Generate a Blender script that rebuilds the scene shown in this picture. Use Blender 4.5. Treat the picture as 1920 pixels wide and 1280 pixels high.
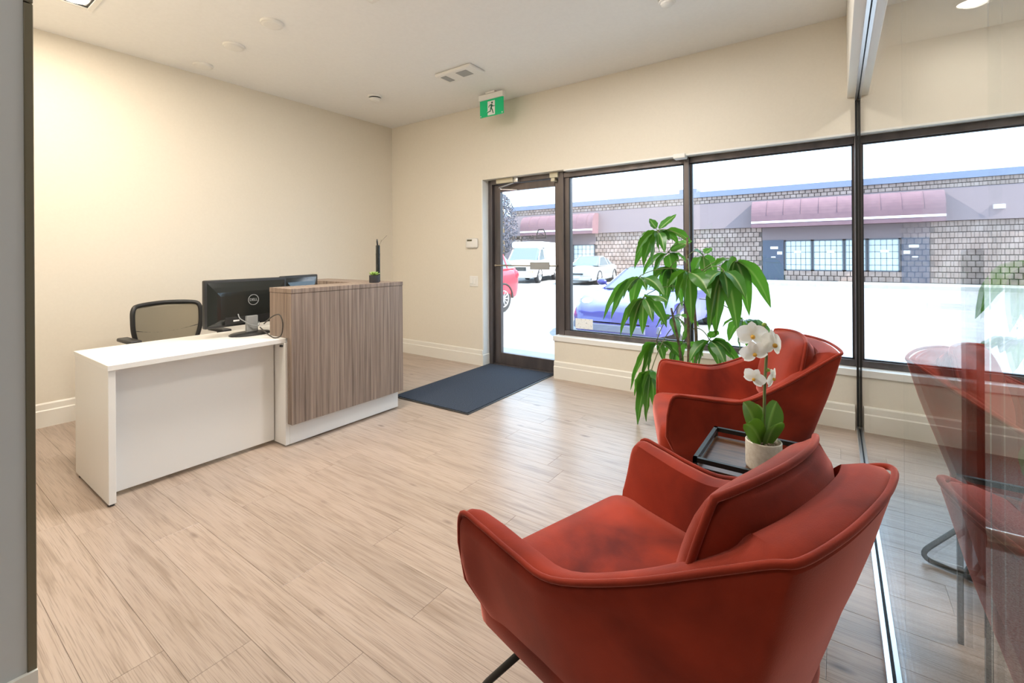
import bpy, bmesh, math, random
from mathutils import Vector, Matrix, noise
R = random.Random(7)
for o in list(bpy.data.objects): bpy.data.objects.remove(o)
S = bpy.context.scene
C = S.collection
PI = math.pi

# ------------------------------------------------------------------ camera
F = 858.0; HC = 1.24; YAW = math.atan2(607, 858); ROLL = math.atan2(11.7, 1819)
cam = bpy.data.cameras.new('camera'); co = bpy.data.objects.new('camera', cam); C.objects.link(co)
cam.sensor_fit = 'HORIZONTAL'; cam.sensor_width = 36; cam.lens = 36 * F / 1920
cam.shift_y = -(640 - 478) / 1920
cam.clip_start = 0.02; cam.clip_end = 300
co.location = (0, 0, HC)
co.rotation_euler = (Matrix.Rotation(YAW, 4, 'Z') @ Matrix.Rotation(PI / 2, 4, 'X') @ Matrix.Rotation(-ROLL, 4, 'Z')).to_euler()
S.camera = co
# ------------------------------------------------------------------ light
S.view_settings.view_transform = 'Standard'; S.view_settings.look = 'None'
S.view_settings.gamma = 1; S.view_settings.use_curve_mapping = False
S.view_settings.exposure = 0.1
SKY = 4.6; SUN = 13.0; LAMP = .95
wd = bpy.data.worlds.new('sky'); S.world = wd; wd.use_nodes = True
bg = wd.node_tree.nodes['Background']; bg.inputs[0].default_value = (.56, .78, 1, 1); bg.inputs[1].default_value = SKY
sl = bpy.data.lights.new('sun', 'SUN'); sl.energy = SUN; sl.angle = .01; sl.color = (1, .95, .88)
so = bpy.data.objects.new('sun', sl); C.objects.link(so); so.location = (20, -5, 20)
so.rotation_euler = Vector((-.72, .16, -.66)).to_track_quat('-Z', 'Y').to_euler()

# ------------------------------------------------------------------ helpers
def ray(u, v):
    a = (u - 960) / F; b = (478 - v) / F
    a, b = a * math.cos(ROLL) + b * math.sin(ROLL), -a * math.sin(ROLL) + b * math.cos(ROLL)
    return Vector((-math.sin(YAW) + a * math.cos(YAW), math.cos(YAW) + a * math.sin(YAW), b))
def at_y(u, v, y):
    r = ray(u, v); return r * (y / r.y) + Vector((0, 0, HC))
def obj(name, bm, m, parent=None, smooth=False):
    me = bpy.data.meshes.new(name)
    bmesh.ops.recalc_face_normals(bm, faces=bm.faces[:])
    bm.to_mesh(me); bm.free()
    if smooth is True:
        for p in me.polygons: p.use_smooth = True
    elif smooth:
        for p in me.polygons: p.use_smooth = True
        me.set_sharp_from_angle(angle=smooth)
    o = bpy.data.objects.new(name, me); C.objects.link(o)
    if m: me.materials.append(m)
    if parent: o.parent = parent
    return o
def tag(o, label=None, cat=None, group=None, kind=None):
    if label: o['label'] = label
    if cat: o['category'] = cat
    if group: o['group'] = group
    if kind: o['kind'] = kind
    return o
def thing(name, label, cat, loc=(0, 0, 0), rz=0, group=None):
    o = bpy.data.objects.new(name, None); C.objects.link(o); o.location = loc; o.rotation_euler = (0, 0, rz)
    o.empty_display_size = .1
    return tag(o, label, cat, group)
def copy_tree(o, parent=None):
    c = o.copy(); C.objects.link(c); c.parent = parent
    for ch in list(o.children): copy_tree(ch, c)
    return c
def nb(): return bmesh.new()
def bx(bm, x0, x1, y0, y1, z0, z1, bev=0, seg=2, M=None):
    b = bmesh.new()
    vs = [b.verts.new((x, y, z)) for x in (x0, x1) for y in (y0, y1) for z in (z0, z1)]
    for f in ((0, 1, 3, 2), (4, 6, 7, 5), (0, 4, 5, 1), (2, 3, 7, 6), (0, 2, 6, 4), (1, 5, 7, 3)): b.faces.new([vs[i] for i in f])
    bmesh.ops.recalc_face_normals(b, faces=b.faces[:])
    if bev: bmesh.ops.bevel(b, geom=b.edges[:], offset=bev, segments=seg, affect='EDGES', profile=.5)
    join(bm, b, M); return bm
def join(bm, b, M=None):
    mp = {}
    for v in b.verts: mp[v] = bm.verts.new(M @ v.co if M else v.co)
    for f in b.faces:
        try: bm.faces.new([mp[v] for v in f.verts])
        except ValueError: pass
    b.free()
def lathe(bm, prof, n=24, c=(0, 0, 0), M=None, cap=True):
    c = Vector(c); rings = []
    def P(v):
        return (M @ v if M else v) + c
    for r, z in prof:
        if r < 1e-6: rings.append([bm.verts.new(P(Vector((0, 0, z))))])
        else: rings.append([bm.verts.new(P(Vector((r * math.cos(2 * PI * k / n), r * math.sin(2 * PI * k / n), z)))) for k in range(n)])
    for a, b in zip(rings, rings[1:]):
        for k in range(n):
            q = [a[k % len(a)], a[(k + 1) % len(a)], b[(k + 1) % len(b)], b[k % len(b)]]
            q = [v for i, v in enumerate(q) if v not in q[:i]]
            if len(q) > 2: bm.faces.new(q)
    if cap:
        for r in (rings[0], rings[-1]):
            if len(r) > 2:
                try: bm.faces.new(r)
                except ValueError: pass
    return bm
def tube(bm, pts, r, n=8, closed=False, cap=True):
    pts = [Vector(p) for p in pts]; rings = []; N = len(pts); up = None
    rr = r if isinstance(r, (list, tuple)) else [r] * N
    for i, p in enumerate(pts):
        a = pts[(i - 1) % N] if (closed or i) else p; b = pts[(i + 1) % N] if (closed or i < N - 1) else p
        t = (b - a).normalized()
        if up is None: up = Vector((0, 0, 1)) if abs(t.z) < .9 else Vector((1, 0, 0))
        s = t.cross(up).normalized(); up = s.cross(t).normalized()
        rings.append([bm.verts.new(p + (s * math.cos(2 * PI * k / n) + up * math.sin(2 * PI * k / n)) * rr[i]) for k in range(n)])
    for i in range(N if closed else N - 1):
        a, b = rings[i], rings[(i + 1) % N]
        for k in range(n): bm.faces.new((a[k], a[(k + 1) % n], b[(k + 1) % n], b[k]))
    if cap and not closed: bm.faces.new(rings[0]); bm.faces.new(rings[-1])
    return bm
def curve(pts, n=8, closed=False):      # Catmull-Rom
    P = [Vector(p) for p in pts]; N = len(P); out = []
    for i in range(N if closed else N - 1):
        p0 = P[(i - 1) % N] if (closed or i) else P[0]; p1 = P[i]; p2 = P[(i + 1) % N]; p3 = P[(i + 2) % N] if (closed or i + 2 < N) else P[-1]
        for k in range(n):
            t = k / n
            out.append(.5 * ((2 * p1) + (p2 - p0) * t + (2 * p0 - 5 * p1 + 4 * p2 - p3) * t * t + (3 * p1 - p0 - 3 * p2 + p3) * t ** 3))
    if not closed: out.append(P[-1])
    return out
def fillet(pts, r, n=5):                # round the corners of a polyline
    P = [Vector(p) for p in pts]; out = [P[0]]
    for a, b, c in zip(P, P[1:], P[2:]):
        d1 = (a - b); d2 = (c - b); q = min(r, d1.length * .45, d2.length * .45)
        s = b + d1.normalized() * q; e = b + d2.normalized() * q
        for k in range(n + 1):
            t = k / n; out.append(s * (1 - t) ** 2 + b * 2 * t * (1 - t) + e * t * t)
    return out + [P[-1]]
def prism(bm, poly, h, M=None):         # poly in xy, extruded in z by h
    lo = [bm.verts.new((M @ Vector((x, y, 0))) if M else (x, y, 0)) for x, y in poly]
    hi = [bm.verts.new((M @ Vector((x, y, h))) if M else (x, y, h)) for x, y in poly]
    bm.faces.new(lo[::-1]); bm.faces.new(hi); n = len(poly)
    for i in range(n): bm.faces.new((lo[i], lo[(i + 1) % n], hi[(i + 1) % n], hi[i]))
def grid(bm, rows, closed=False):
    V = [[bm.verts.new(p) for p in r] for r in rows]
    for a, b in zip(V, V[1:]):
        n = len(a)
        for k in range(n if closed else n - 1): bm.faces.new((a[k], a[(k + 1) % n], b[(k + 1) % n], b[k]))
    return V
def text_mesh(name, s, size, m, parent, M, depth=.001):
    cu = bpy.data.curves.new(name, 'FONT'); cu.body = s; cu.size = size; cu.extrude = depth; cu.offset = size * .02; cu.align_x = 'CENTER'; cu.align_y = 'CENTER'
    t = bpy.data.objects.new(name, cu); C.objects.link(t)
    bpy.context.view_layer.update()
    me = bpy.data.meshes.new_from_object(t); bpy.data.objects.remove(t); me.transform(M); me.materials.clear(); me.materials.append(m)
    o = bpy.data.objects.new(name, me); C.objects.link(o); o.parent = parent; return o

# ------------------------------------------------------------------ materials
def mat(name, col, rough=.5, metal=0, spec=.5, **kw):
    m = bpy.data.materials.new(name); m.use_nodes = True; nt = m.node_tree; b = nt.nodes['Principled BSDF']
    b.inputs['Base Color'].default_value = (*col, 1); b.inputs['Roughness'].default_value = rough
    b.inputs['Metallic'].default_value = metal; b.inputs['Specular IOR Level'].default_value = spec
    for k, v in kw.items():
        b.inputs[k.replace('_', ' ')].default_value = v
    return m
def N(nt, t, **kw):
    n = nt.nodes.new(t)
    for k, v in kw.items(): setattr(n, k, v)
    return n
def noisy(m, scale, c1, c2, vec=None, detail=4, lo=.35, hi=.65, bump=0, stretch=None, bscale=None):
    nt = m.node_tree; b = nt.nodes['Principled BSDF']; tc = N(nt, 'ShaderNodeTexCoord'); src = tc.outputs['Object']
    if stretch:
        mp = N(nt, 'ShaderNodeMapping'); mp.inputs['Scale'].default_value = stretch; nt.links.new(src, mp.inputs[0]); src = mp.outputs[0]
    nz = N(nt, 'ShaderNodeTexNoise'); nz.inputs['Scale'].default_value = scale; nz.inputs['Detail'].default_value = detail
    nt.links.new(src, nz.inputs['Vector'])
    r = N(nt, 'ShaderNodeValToRGB'); r.color_ramp.elements[0].color = (*c1, 1); r.color_ramp.elements[1].color = (*c2, 1)
    r.color_ramp.elements[0].position = lo; r.color_ramp.elements[1].position = hi
    nt.links.new(nz.outputs[0], r.inputs[0]); nt.links.new(r.outputs[0], b.inputs['Base Color'])
    if bump:
        bp = N(nt, 'ShaderNodeBump'); bp.inputs['Strength'].default_value = bump; bp.inputs['Distance'].default_value = .01
        q = nz
        if bscale:
            q = N(nt, 'ShaderNodeTexNoise'); q.inputs['Scale'].default_value = bscale; nt.links.new(src, q.inputs['Vector'])
        nt.links.new(q.outputs[0], bp.inputs['Height']); nt.links.new(bp.outputs[0], b.inputs['Normal'])
    return m
M = {}
M['wall'] = noisy(mat('wall_paint', (.78, .7, .57), .55), 60, (.765, .71, .61), (.78, .725, .625))
M['ceil'] = noisy(mat('ceiling_paint', (.8, .78, .75), .7), 40, (.87, .865, .85), (.89, .885, .87))
M['trimw'] = mat('white_trim', (.80, .77, .70), .4)
M['white'] = mat('white_laminate', (.80, .79, .77), .3)
M['whitep'] = mat('white_plastic', (.82, .81, .78), .4)
M['greyw'] = mat('grey_wall_paint', (.58, .60, .60), .6)
M['olive'] = mat('olive_metal_edge', (.17, .15, .10), .35, .3)
M['bronze'] = noisy(mat('bronze_aluminium', (.12, .1, .1), .36, .5), 9, (.095, .085, .085), (.15, .125, .12), stretch=(1, 1, .2))
M['black'] = mat('black_plastic', (.022, .022, .022), .45)
M['gloss'] = mat('gloss_black', (.02, .022, .02), .12)
M['blackm'] = mat('black_metal', (.018, .018, .017), .4, .3)
M['alu'] = mat('aluminium', (.72, .73, .75), .28, 1)
M['steel'] = mat('brushed_steel', (.62, .57, .5), .22, 1)
M['dark'] = mat('dark_gap', (.02, .022, .03), .6)
M['grey'] = mat('grey_plastic', (.33, .34, .34), .5)
M['green'] = mat('sign_green', (.0, .33, .12), .4)
M['green'].node_tree.nodes['Principled BSDF'].inputs['Emission Color'].default_value = (0, .33, .12, 1)
M['green'].node_tree.nodes['Principled BSDF'].inputs['Emission Strength'].default_value = .35
M['mesh'] = mat('chair_mesh', (.30, .26, .19), .8)
M['stone'] = noisy(mat('pebbles', (.3, .22, .15), .7), 60, (.12, .08, .05), (.5, .4, .28))
M['pot'] = noisy(mat('stoneware', (.72, .66, .56), .7), 90, (.66, .60, .50), (.76, .71, .62), bump=.05)
M['potd'] = mat('dark_pot', (.035, .035, .04), .5)
M['soil'] = mat('soil', (.04, .025, .015), .9)
M['petal'] = mat('petal', (.93, .92, .86), .5)
nt = M['petal'].node_tree; tr = nt.nodes.new('ShaderNodeBsdfTranslucent'); tr.inputs[0].default_value = (.95, .94, .88, 1); mx = nt.nodes.new('ShaderNodeMixShader'); mx.inputs[0].default_value = .45
nt.links.new(nt.nodes['Principled BSDF'].outputs[0], mx.inputs[1]); nt.links.new(tr.outputs[0], mx.inputs[2]); nt.links.new(mx.outputs[0], nt.nodes['Material Output'].inputs[0])
M['yellow'] = mat('petal_centre', (.75, .42, .05), .5)
M['bud'] = mat('bud', (.25, .36, .05), .5)
M['stemg'] = mat('stem_green', (.14, .18, .06), .5)
M['bark'] = noisy(mat('bark', (.12, .09, .05), .8), 30, (.07, .05, .03), (.2, .15, .09))
M['tyre'] = mat('tyre', (.03, .03, .032), .8)
M['rim'] = mat('rim', (.6, .6, .62), .3, .8)
M['plate'] = mat('plate_white', (.8, .8, .8), .5)
M['steelc'] = mat('cable', (.05, .045, .04), .5)
M['chrome'] = mat('chrome', (.8, .8, .8), .12, 1)
M['cream'] = mat('cream_box', (.62, .57, .42), .5)
def emis(name, col, s):
    m = mat(name, col); b = m.node_tree.nodes['Principled BSDF']
    b.inputs['Emission Color'].default_value = (*col, 1); b.inputs['Emission Strength'].default_value = s; return m
M['lamp'] = emis('lamp_lens', (1, .93, .82), 6)

def glass_mat(name, tint=(1, 1, 1), r0=.04):   # thin pane: Schlick mix of clear transmission and mirror reflection
    m = bpy.data.materials.new(name); m.use_nodes = True; nt = m.node_tree
    for n in list(nt.nodes):
        if n.type == 'BSDF_PRINCIPLED': nt.nodes.remove(n)
    out = nt.nodes['Material Output']; lw = N(nt, 'ShaderNodeLayerWeight'); lw.inputs[0].default_value = .5
    p = N(nt, 'ShaderNodeMath', operation='POWER'); p.inputs[1].default_value = 5
    ma = N(nt, 'ShaderNodeMath', operation='MULTIPLY_ADD'); ma.inputs[1].default_value = 1 - r0; ma.inputs[2].default_value = r0
    t = N(nt, 'ShaderNodeBsdfTransparent'); t.inputs[0].default_value = (*tint, 1)
    g = N(nt, 'ShaderNodeBsdfGlossy'); g.inputs['Roughness'].default_value = 0; g.inputs[0].default_value = (1, 1, 1, 1)
    mx = N(nt, 'ShaderNodeMixShader')
    L = nt.links.new; L(lw.outputs['Facing'], p.inputs[0]); L(p.outputs[0], ma.inputs[0]); L(ma.outputs[0], mx.inputs[0])
    L(t.outputs[0], mx.inputs[1]); L(g.outputs[0], mx.inputs[2]); L(mx.outputs[0], out.inputs[0])
    return m
M['glass'] = glass_mat('clear_glass', (.98, .99, .99))
M['carglass'] = mat('car_glass', (.10, .13, .15), .08)

def wood_floor():
    m = mat('oak_plank', (.5, .36, .26), .30, spec=.6); nt = m.node_tree; b = nt.nodes['Principled BSDF']; L = nt.links.new
    tc = N(nt, 'ShaderNodeTexCoord'); oi = N(nt, 'ShaderNodeObjectInfo')
    mu = N(nt, 'ShaderNodeVectorMath', operation='SCALE'); mu.inputs[0].default_value = (37, 91, 13); L(oi.outputs['Random'], mu.inputs['Scale'])
    ad = N(nt, 'ShaderNodeVectorMath', operation='ADD'); L(tc.outputs['Object'], ad.inputs[0]); L(mu.outputs[0], ad.inputs[1])
    mp = N(nt, 'ShaderNodeMapping'); mp.inputs['Scale'].default_value = (1.5, 20, 1); L(ad.outputs[0], mp.inputs[0])
    n1 = N(nt, 'ShaderNodeTexNoise'); n1.inputs['Scale'].default_value = 1.3; n1.inputs['Detail'].default_value = 6; n1.inputs['Distortion'].default_value = 1.2; L(mp.outputs[0], n1.inputs['Vector'])
    mp2 = N(nt, 'ShaderNodeMapping'); mp2.inputs['Scale'].default_value = (6, 300, 1); L(ad.outputs[0], mp2.inputs[0])
    n2 = N(nt, 'ShaderNodeTexNoise'); n2.inputs['Scale'].default_value = 1; n2.inputs['Detail'].default_value = 3; L(mp2.outputs[0], n2.inputs['Vector'])
    r1 = N(nt, 'ShaderNodeValToRGB'); cr = r1.color_ramp
    cr.elements[0].position = .28; cr.elements[0].color = (.31, .23, .175, 1); cr.elements[1].position = .72; cr.elements[1].color = (.46, .365, .30, 1)
    e = cr.elements.new(.48); e.color = (.42, .325, .26, 1); L(n1.outputs[0], r1.inputs[0])
    r2 = N(nt, 'ShaderNodeValToRGB'); r2.color_ramp.elements[0].position = .30; r2.color_ramp.elements[0].color = (.55, .52, .5, 1); r2.color_ramp.elements[1].position = .5; r2.color_ramp.elements[1].color = (1, 1, 1, 1); L(n2.outputs[0], r2.inputs[0])
    mx = N(nt, 'ShaderNodeMix', data_type='RGBA', blend_type='MULTIPLY'); mx.inputs[0].default_value = .75; L(r1.outputs[0], mx.inputs[6]); L(r2.outputs[0], mx.inputs[7])
    # knots
    mp3 = N(nt, 'ShaderNodeMapping'); mp3.inputs['Scale'].default_value = (1.9, 5.5, 1); L(ad.outputs[0], mp3.inputs[0])
    vo = N(nt, 'ShaderNodeTexVoronoi'); vo.inputs['Scale'].default_value = 1; L(mp3.outputs[0], vo.inputs['Vector'])
    r3 = N(nt, 'ShaderNodeValToRGB'); r3.color_ramp.elements[0].position = .02; r3.color_ramp.elements[0].color = (.28, .22, .2, 1); r3.color_ramp.elements[1].position = .09; r3.color_ramp.elements[1].color = (1, 1, 1, 1); L(vo.outputs['Distance'], r3.inputs[0])
    m2 = N(nt, 'ShaderNodeMix', data_type='RGBA', blend_type='MULTIPLY'); m2.inputs[0].default_value = .8; L(mx.outputs[2], m2.inputs[6]); L(r3.outputs[0], m2.inputs[7])
    hs = N(nt, 'ShaderNodeHueSaturation'); mr = N(nt, 'ShaderNodeMapRange'); mr.inputs['To Min'].default_value = .95; mr.inputs['To Max'].default_value = 1.05; L(oi.outputs['Random'], mr.inputs[0]); L(mr.outputs[0], hs.inputs['Value']); L(m2.outputs[2], hs.inputs['Color'])
    L(hs.outputs[0], b.inputs['Base Color'])
    bp = N(nt, 'ShaderNodeBump'); bp.inputs['Strength'].default_value = .12; bp.inputs['Distance'].default_value = .002; L(n2.outputs[0], bp.inputs['Height']); L(bp.outputs[0], b.inputs['Normal'])
    return m
M['floor'] = wood_floor()
def laminate():
    m = mat('striped_wood_laminate', (.3, .23, .18), .4); nt = m.node_tree; b = nt.nodes['Principled BSDF']; L = nt.links.new
    tc = N(nt, 'ShaderNodeTexCoord'); mp = N(nt, 'ShaderNodeMapping'); mp.inputs['Scale'].default_value = (60, 60, 1.2); L(tc.outputs['Object'], mp.inputs[0])
    n = N(nt, 'ShaderNodeTexNoise'); n.inputs['Scale'].default_value = 1; n.inputs['Detail'].default_value = 5; n.inputs['Roughness'].default_value = .65; L(mp.outputs[0], n.inputs['Vector'])
    r = N(nt, 'ShaderNodeValToRGB'); cr = r.color_ramp; cr.elements[0].position = .32; cr.elements[0].color = (.13, .092, .072, 1); cr.elements[1].position = .68; cr.elements[1].color = (.36, .275, .22, 1)
    L(n.outputs[0], r.inputs[0]); L(r.outputs[0], b.inputs['Base Color']); return m
M['lam'] = laminate()
def velvet():
    m = mat('rust_velvet', (.36, .035, .014), .75, spec=.2); nt = m.node_tree; b = nt.nodes['Principled BSDF']; L = nt.links.new
    tc = N(nt, 'ShaderNodeTexCoord'); n = N(nt, 'ShaderNodeTexNoise'); n.inputs['Scale'].default_value = 3.2; n.inputs['Detail'].default_value = 5; n.inputs['Distortion'].default_value = .4; L(tc.outputs['Object'], n.inputs['Vector'])
    r = N(nt, 'ShaderNodeValToRGB'); r.color_ramp.elements[0].position = .34; r.color_ramp.elements[0].color = (.11, .008, .003, 1); r.color_ramp.elements[1].position = .66; r.color_ramp.elements[1].color = (.37, .036, .012, 1)
    L(n.outputs[0], r.inputs[0]); L(r.outputs[0], b.inputs['Base Color'])
    b.inputs['Sheen Weight'].default_value = 1; b.inputs['Sheen Roughness'].default_value = .35; b.inputs['Sheen Tint'].default_value = (1, .36, .30, 1)
    n2 = N(nt, 'ShaderNodeTexNoise'); n2.inputs['Scale'].default_value = 400; L(tc.outputs['Object'], n2.inputs['Vector'])
    bp = N(nt, 'ShaderNodeBump'); bp.inputs['Strength'].default_value = .15; bp.inputs['Distance'].default_value = .002; L(n2.outputs[0], bp.inputs['Height']); L(bp.outputs[0], b.inputs['Normal'])
    return m
M['velvet'] = velvet()
M['matc'] = noisy(mat('mat_carpet', (.05, .06, .08), .95, spec=.1), 180, (.018, .024, .036), (.085, .10, .13), bump=.6, lo=.3, hi=.7)
M['carpet'] = noisy(mat('grey_carpet', (.2, .2, .19), .95, spec=.1), 160, (.10, .10, .095), (.30, .29, .27), bump=.5, lo=.3, hi=.7)
M['tabletop'] = noisy(mat('walnut_top', (.2, .1, .05), .3), 3, (.05, .022, .012), (.13, .062, .03), stretch=(3, 25, 3))
def leafmat(name, c1, c2, rib, tl=.35):
    m = mat(name, c1, .35, spec=.5); nt = m.node_tree; b = nt.nodes['Principled BSDF']; L = nt.links.new
    at = N(nt, 'ShaderNodeAttribute', attribute_name='rib'); oi = N(nt, 'ShaderNodeObjectInfo')
    m0 = N(nt, 'ShaderNodeMix', data_type='RGBA'); m0.inputs[6].default_value = (*c1, 1); m0.inputs[7].default_value = (*c2, 1); L(oi.outputs['Random'], m0.inputs[0])
    rr = N(nt, 'ShaderNodeValToRGB'); rr.color_ramp.elements[0].position = .80; rr.color_ramp.elements[1].position = .97; L(at.outputs['Fac'], rr.inputs[0])
    m1 = N(nt, 'ShaderNodeMix', data_type='RGBA'); L(rr.outputs[0], m1.inputs[0]); L(m0.outputs[2], m1.inputs[6]); m1.inputs[7].default_value = (*rib, 1); L(m1.outputs[2], b.inputs['Base Color'])
    tr = N(nt, 'ShaderNodeBsdfTranslucent'); tr.inputs[0].default_value = (.16, .42, .03, 1); mx = N(nt, 'ShaderNodeMixShader'); mx.inputs[0].default_value = tl
    L(b.outputs[0], mx.inputs[1]); L(tr.outputs[0], mx.inputs[2]); L(mx.outputs[0], nt.nodes['Material Output'].inputs[0])
    return m
M['leaf'] = leafmat('glossy_leaf', (.028, .12, .022), (.06, .20, .028), (.34, .48, .20))
M['orchleaf'] = leafmat('orchid_leaf', (.07, .13, .016), (.13, .21, .03), (.26, .36, .10), .18)
M['succ'] = mat('succulent', (.28, .42, .10), .5)
# outdoors
M['asphalt'] = noisy(mat('asphalt', (.25, .25, .25), .9), 3, (.23, .23, .235), (.28, .28, .285), bump=.1)
M['concrete'] = noisy(mat('concrete', (.6, .6, .58), .9), 5, (.36, .355, .34), (.42, .41, .39))
M['brick'] = noisy(mat('split_face_block', (.30, .22, .19), .9), 2.2, (.25, .18, .155), (.36, .275, .245), bump=.4, bscale=30)
M['mortar'] = mat('mortar', (.15, .125, .12), .9)
M['panel'] = mat('brown_panel', (.19, .145, .155), .7)
M['coping'] = mat('slate_coping', (.14, .165, .24), .6)
M['awn'] = noisy(mat('maroon_canvas', (.15, .08, .1), .85), 4, (.145, .08, .098), (.17, .095, .112))
M['stripe'] = mat('awning_stripe', (.8, .8, .8), .7)
M['blind'] = mat('window_blind', (.55, .62, .64), .25)
M['sframe'] = mat('storefront_frame', (.07, .08, .10), .5)
M['sdoor'] = mat('storefront_door', (.06, .075, .115), .25)
M['bluepaint'] = mat('blue_paint', (.06, .065, .27), .25, .2, Coat_Weight=.8)
M['silver'] = mat('silver_paint', (.36, .37, .385), .3, .4, Coat_Weight=.6)
M['whitecar'] = mat('white_paint', (.8, .8, .8), .35, Coat_Weight=.5)
M['redpaint'] = mat('red_paint', (.55, .03, .05), .3, .1, Coat_Weight=.7)
M['lens'] = mat('headlamp', (.6, .63, .68), .12)
M['redlens'] = mat('tail_lamp', (.6, .02, .04), .2)
M['amber'] = mat('amber_lamp', (.8, .3, .05), .3)
M['tleaf'] = mat('tree_leaf', (.05, .055, .08), .7)
M['etch'] = mat('door_lettering', (.06, .06, .07), .6)

# ================================================================== setting
XL, YW, XG, CH, H2 = -4.76, 4.01, .135, 2.915, 2.63
YN, XR, YB = .245, 3.0, -3.0
def struct(name, bm, m, label=None, cat=None, parent=None, smooth=False):
    o = obj(name, bm, m, parent, smooth)
    if not parent: tag(o, label, cat, kind='structure')
    return o
b = nb(); bx(b, XL - .1, XG + .02, YB, YW + .19, -.12, -.008)
floor = struct('floor', b, M['dark'], 'light oak plank floor of the reception room', 'floor')
PWID, PLEN = .178, 1.22
y = -.35; row = 0
while y < YW + .19:
    y1 = min(y + PWID, YW + .19); x = XL - .05 - R.uniform(0, PLEN * .9)
    while x < XG:
        x1 = min(x + PLEN, XG); xa = max(x, XL - .05)
        if x1 - xa > .03:
            hx = (x1 - xa) / 2; hy = (y1 - y) / 2; pb = nb(); g = .0004
            v = [pb.verts.new(q) for q in ((-hx + g, -hy + g, -.008), (hx - g, -hy + g, -.008), (hx - g, hy - g, -.008), (-hx + g, hy - g, -.008))]
            e = .0005; w = [pb.verts.new(q) for q in ((-hx + g, -hy + g, -e), (hx - g, -hy + g, -e), (hx - g, hy - g, -e), (-hx + g, hy - g, -e))]
            k = .0012; t = [pb.verts.new(q) for q in ((-hx + k, -hy + k, 0), (hx - k, -hy + k, 0), (hx - k, hy - k, 0), (-hx + k, hy - k, 0))]
            pb.faces.new(t)
            for i in range(4):
                j = (i + 1) % 4; pb.faces.new((v[i], v[j], w[j], w[i])); pb.faces.new((w[i], w[j], t[j], t[i]))
            p = obj('plank', pb, M['floor'], floor); p.location = ((x1 + xa) / 2, (y + y1) / 2, 0)
        x += PLEN
    y += PWID; row += 1
b = nb(); bx(b, XL - .1, XG + .02, YB, -.35, -.008, 0)
obj('plank_field', b, M['floor'], floor)
b = nb(); bx(b, XG + .021, XR, YB, YW + .19, -.12, -.001)
struct('floor', b, M['carpet'], 'grey speckled carpet floor behind the glass partition', 'floor')
b = nb(); bx(b, XL - .15, XG - .066, YB, YW + .25, CH, CH + .1)
struct('ceiling', b, M['ceil'], 'plain off white ceiling over the reception room', 'ceiling')
b = nb(); bx(b, XG + .071, XR + .1, YB, YW + .25, H2, H2 + .1)
struct('ceiling', b, M['ceil'], 'lower ceiling of the room behind the glass', 'ceiling')
b = nb(); bx(b, XG - .065, XG + .07, YB, YW, 2.33, CH + .1, .004)
struct('trim_1', b, M['trimw'], 'white boxed bulkhead above the glass partition', 'bulkhead')
b = nb(); bx(b, XL - .15, XL, YB, YW + .25, 0, CH)
struct('wall_left', b, M['wall'], 'long cream wall behind the reception desk', 'wall')
b = nb()
bx(b, XL, -3.25, YW, YW + .25, -.12, CH); bx(b, -3.25, 2.45, YW, YW + .25, 2.085, CH); bx(b, -2.32, 2.45, YW, YW + .25, -.12, .375)
bx(b, 2.45, XR + .1, YW, YW + .25, -.12, CH)
struct('wall_back', b, M['wall'], 'cream wall holding the door and the window band', 'wall')
b = nb(); bx(b, XL, -1.84, YN - .12, YN, 0, CH)
struct('wall_front', b, M['wall'], 'short cream wall facing the reception desk', 'wall')
b = nb(); bx(b, -1.84, -1.72, YB, YN - .006, 0, CH)
struct('wall_near', b, M['greyw'], 'grey wall end at the left edge of the photo', 'wall')
b = nb(); bx(b, -1.84, -1.716, YN - .006, YN + .012, 0, 1.905, .002); bx(b, -1.84, -1.716, YN - .006, YN + .012, 1.908, CH, .002)
struct('trim_2', b, M['olive'], 'narrow olive edge strip on the grey wall end', 'edge strip')
b = nb(); bx(b, XL, XR, YB - .1, YB, 0, CH)
struct('wall_rear', b, M['wall'], 'cream wall behind the camera', 'wall')
b = nb(); bx(b, XR, XR + .1, YB, YW, 0, CH)
struct('wall_right', b, M['wall'], 'cream far wall of the room behind the glass', 'wall')
# baseboards: flat board with a set-back bevelled top
def baseboard(name, p0, p1, nrm, label, h=.175):
    p0 = Vector((*p0, 0)); p1 = Vector((*p1, 0)); n = Vector((*nrm, 0)); pr = ((0, 0), (.020, 0), (.020, .118), (.014, .126), (.012, .165), (.006, h), (0, h))
    b = nb(); A = [b.verts.new(p0 + n * d + Vector((0, 0, z))) for d, z in pr]; B = [b.verts.new(p1 + n * d + Vector((0, 0, z))) for d, z in pr]
    k = len(pr)
    for i in range(k): b.faces.new((A[i], A[(i + 1) % k], B[(i + 1) % k], B[i]))
    b.faces.new(A); b.faces.new(B[::-1]); return struct(name, b, M['trimw'], label, 'baseboard')
baseboard('baseboard_left', (XL, YN), (XL, YW), (1, 0), 'tall white baseboard along the left wall')
baseboard('baseboard_back', (XL + .02, YW), (-3.25, YW), (0, -1), 'white baseboard between the corner and the door')
baseboard('baseboard_jamb', (-3.25, YW - .02), (-3.25, YW + .13), (1, 0), 'short white baseboard return in the door recess')
baseboard('baseboard_window', (-2.32, YW), (XG - .03, YW), (0, -1), 'white baseboard under the windows')
baseboard('baseboard_right', (XG + .03, YW), (XR, YW), (0, -1), 'white baseboard under the window behind the glass')
baseboard('baseboard_near', (-1.72, YB), (-1.72, YN + .012), (1, 0), 'white baseboard on the grey wall end', .165)
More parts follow.
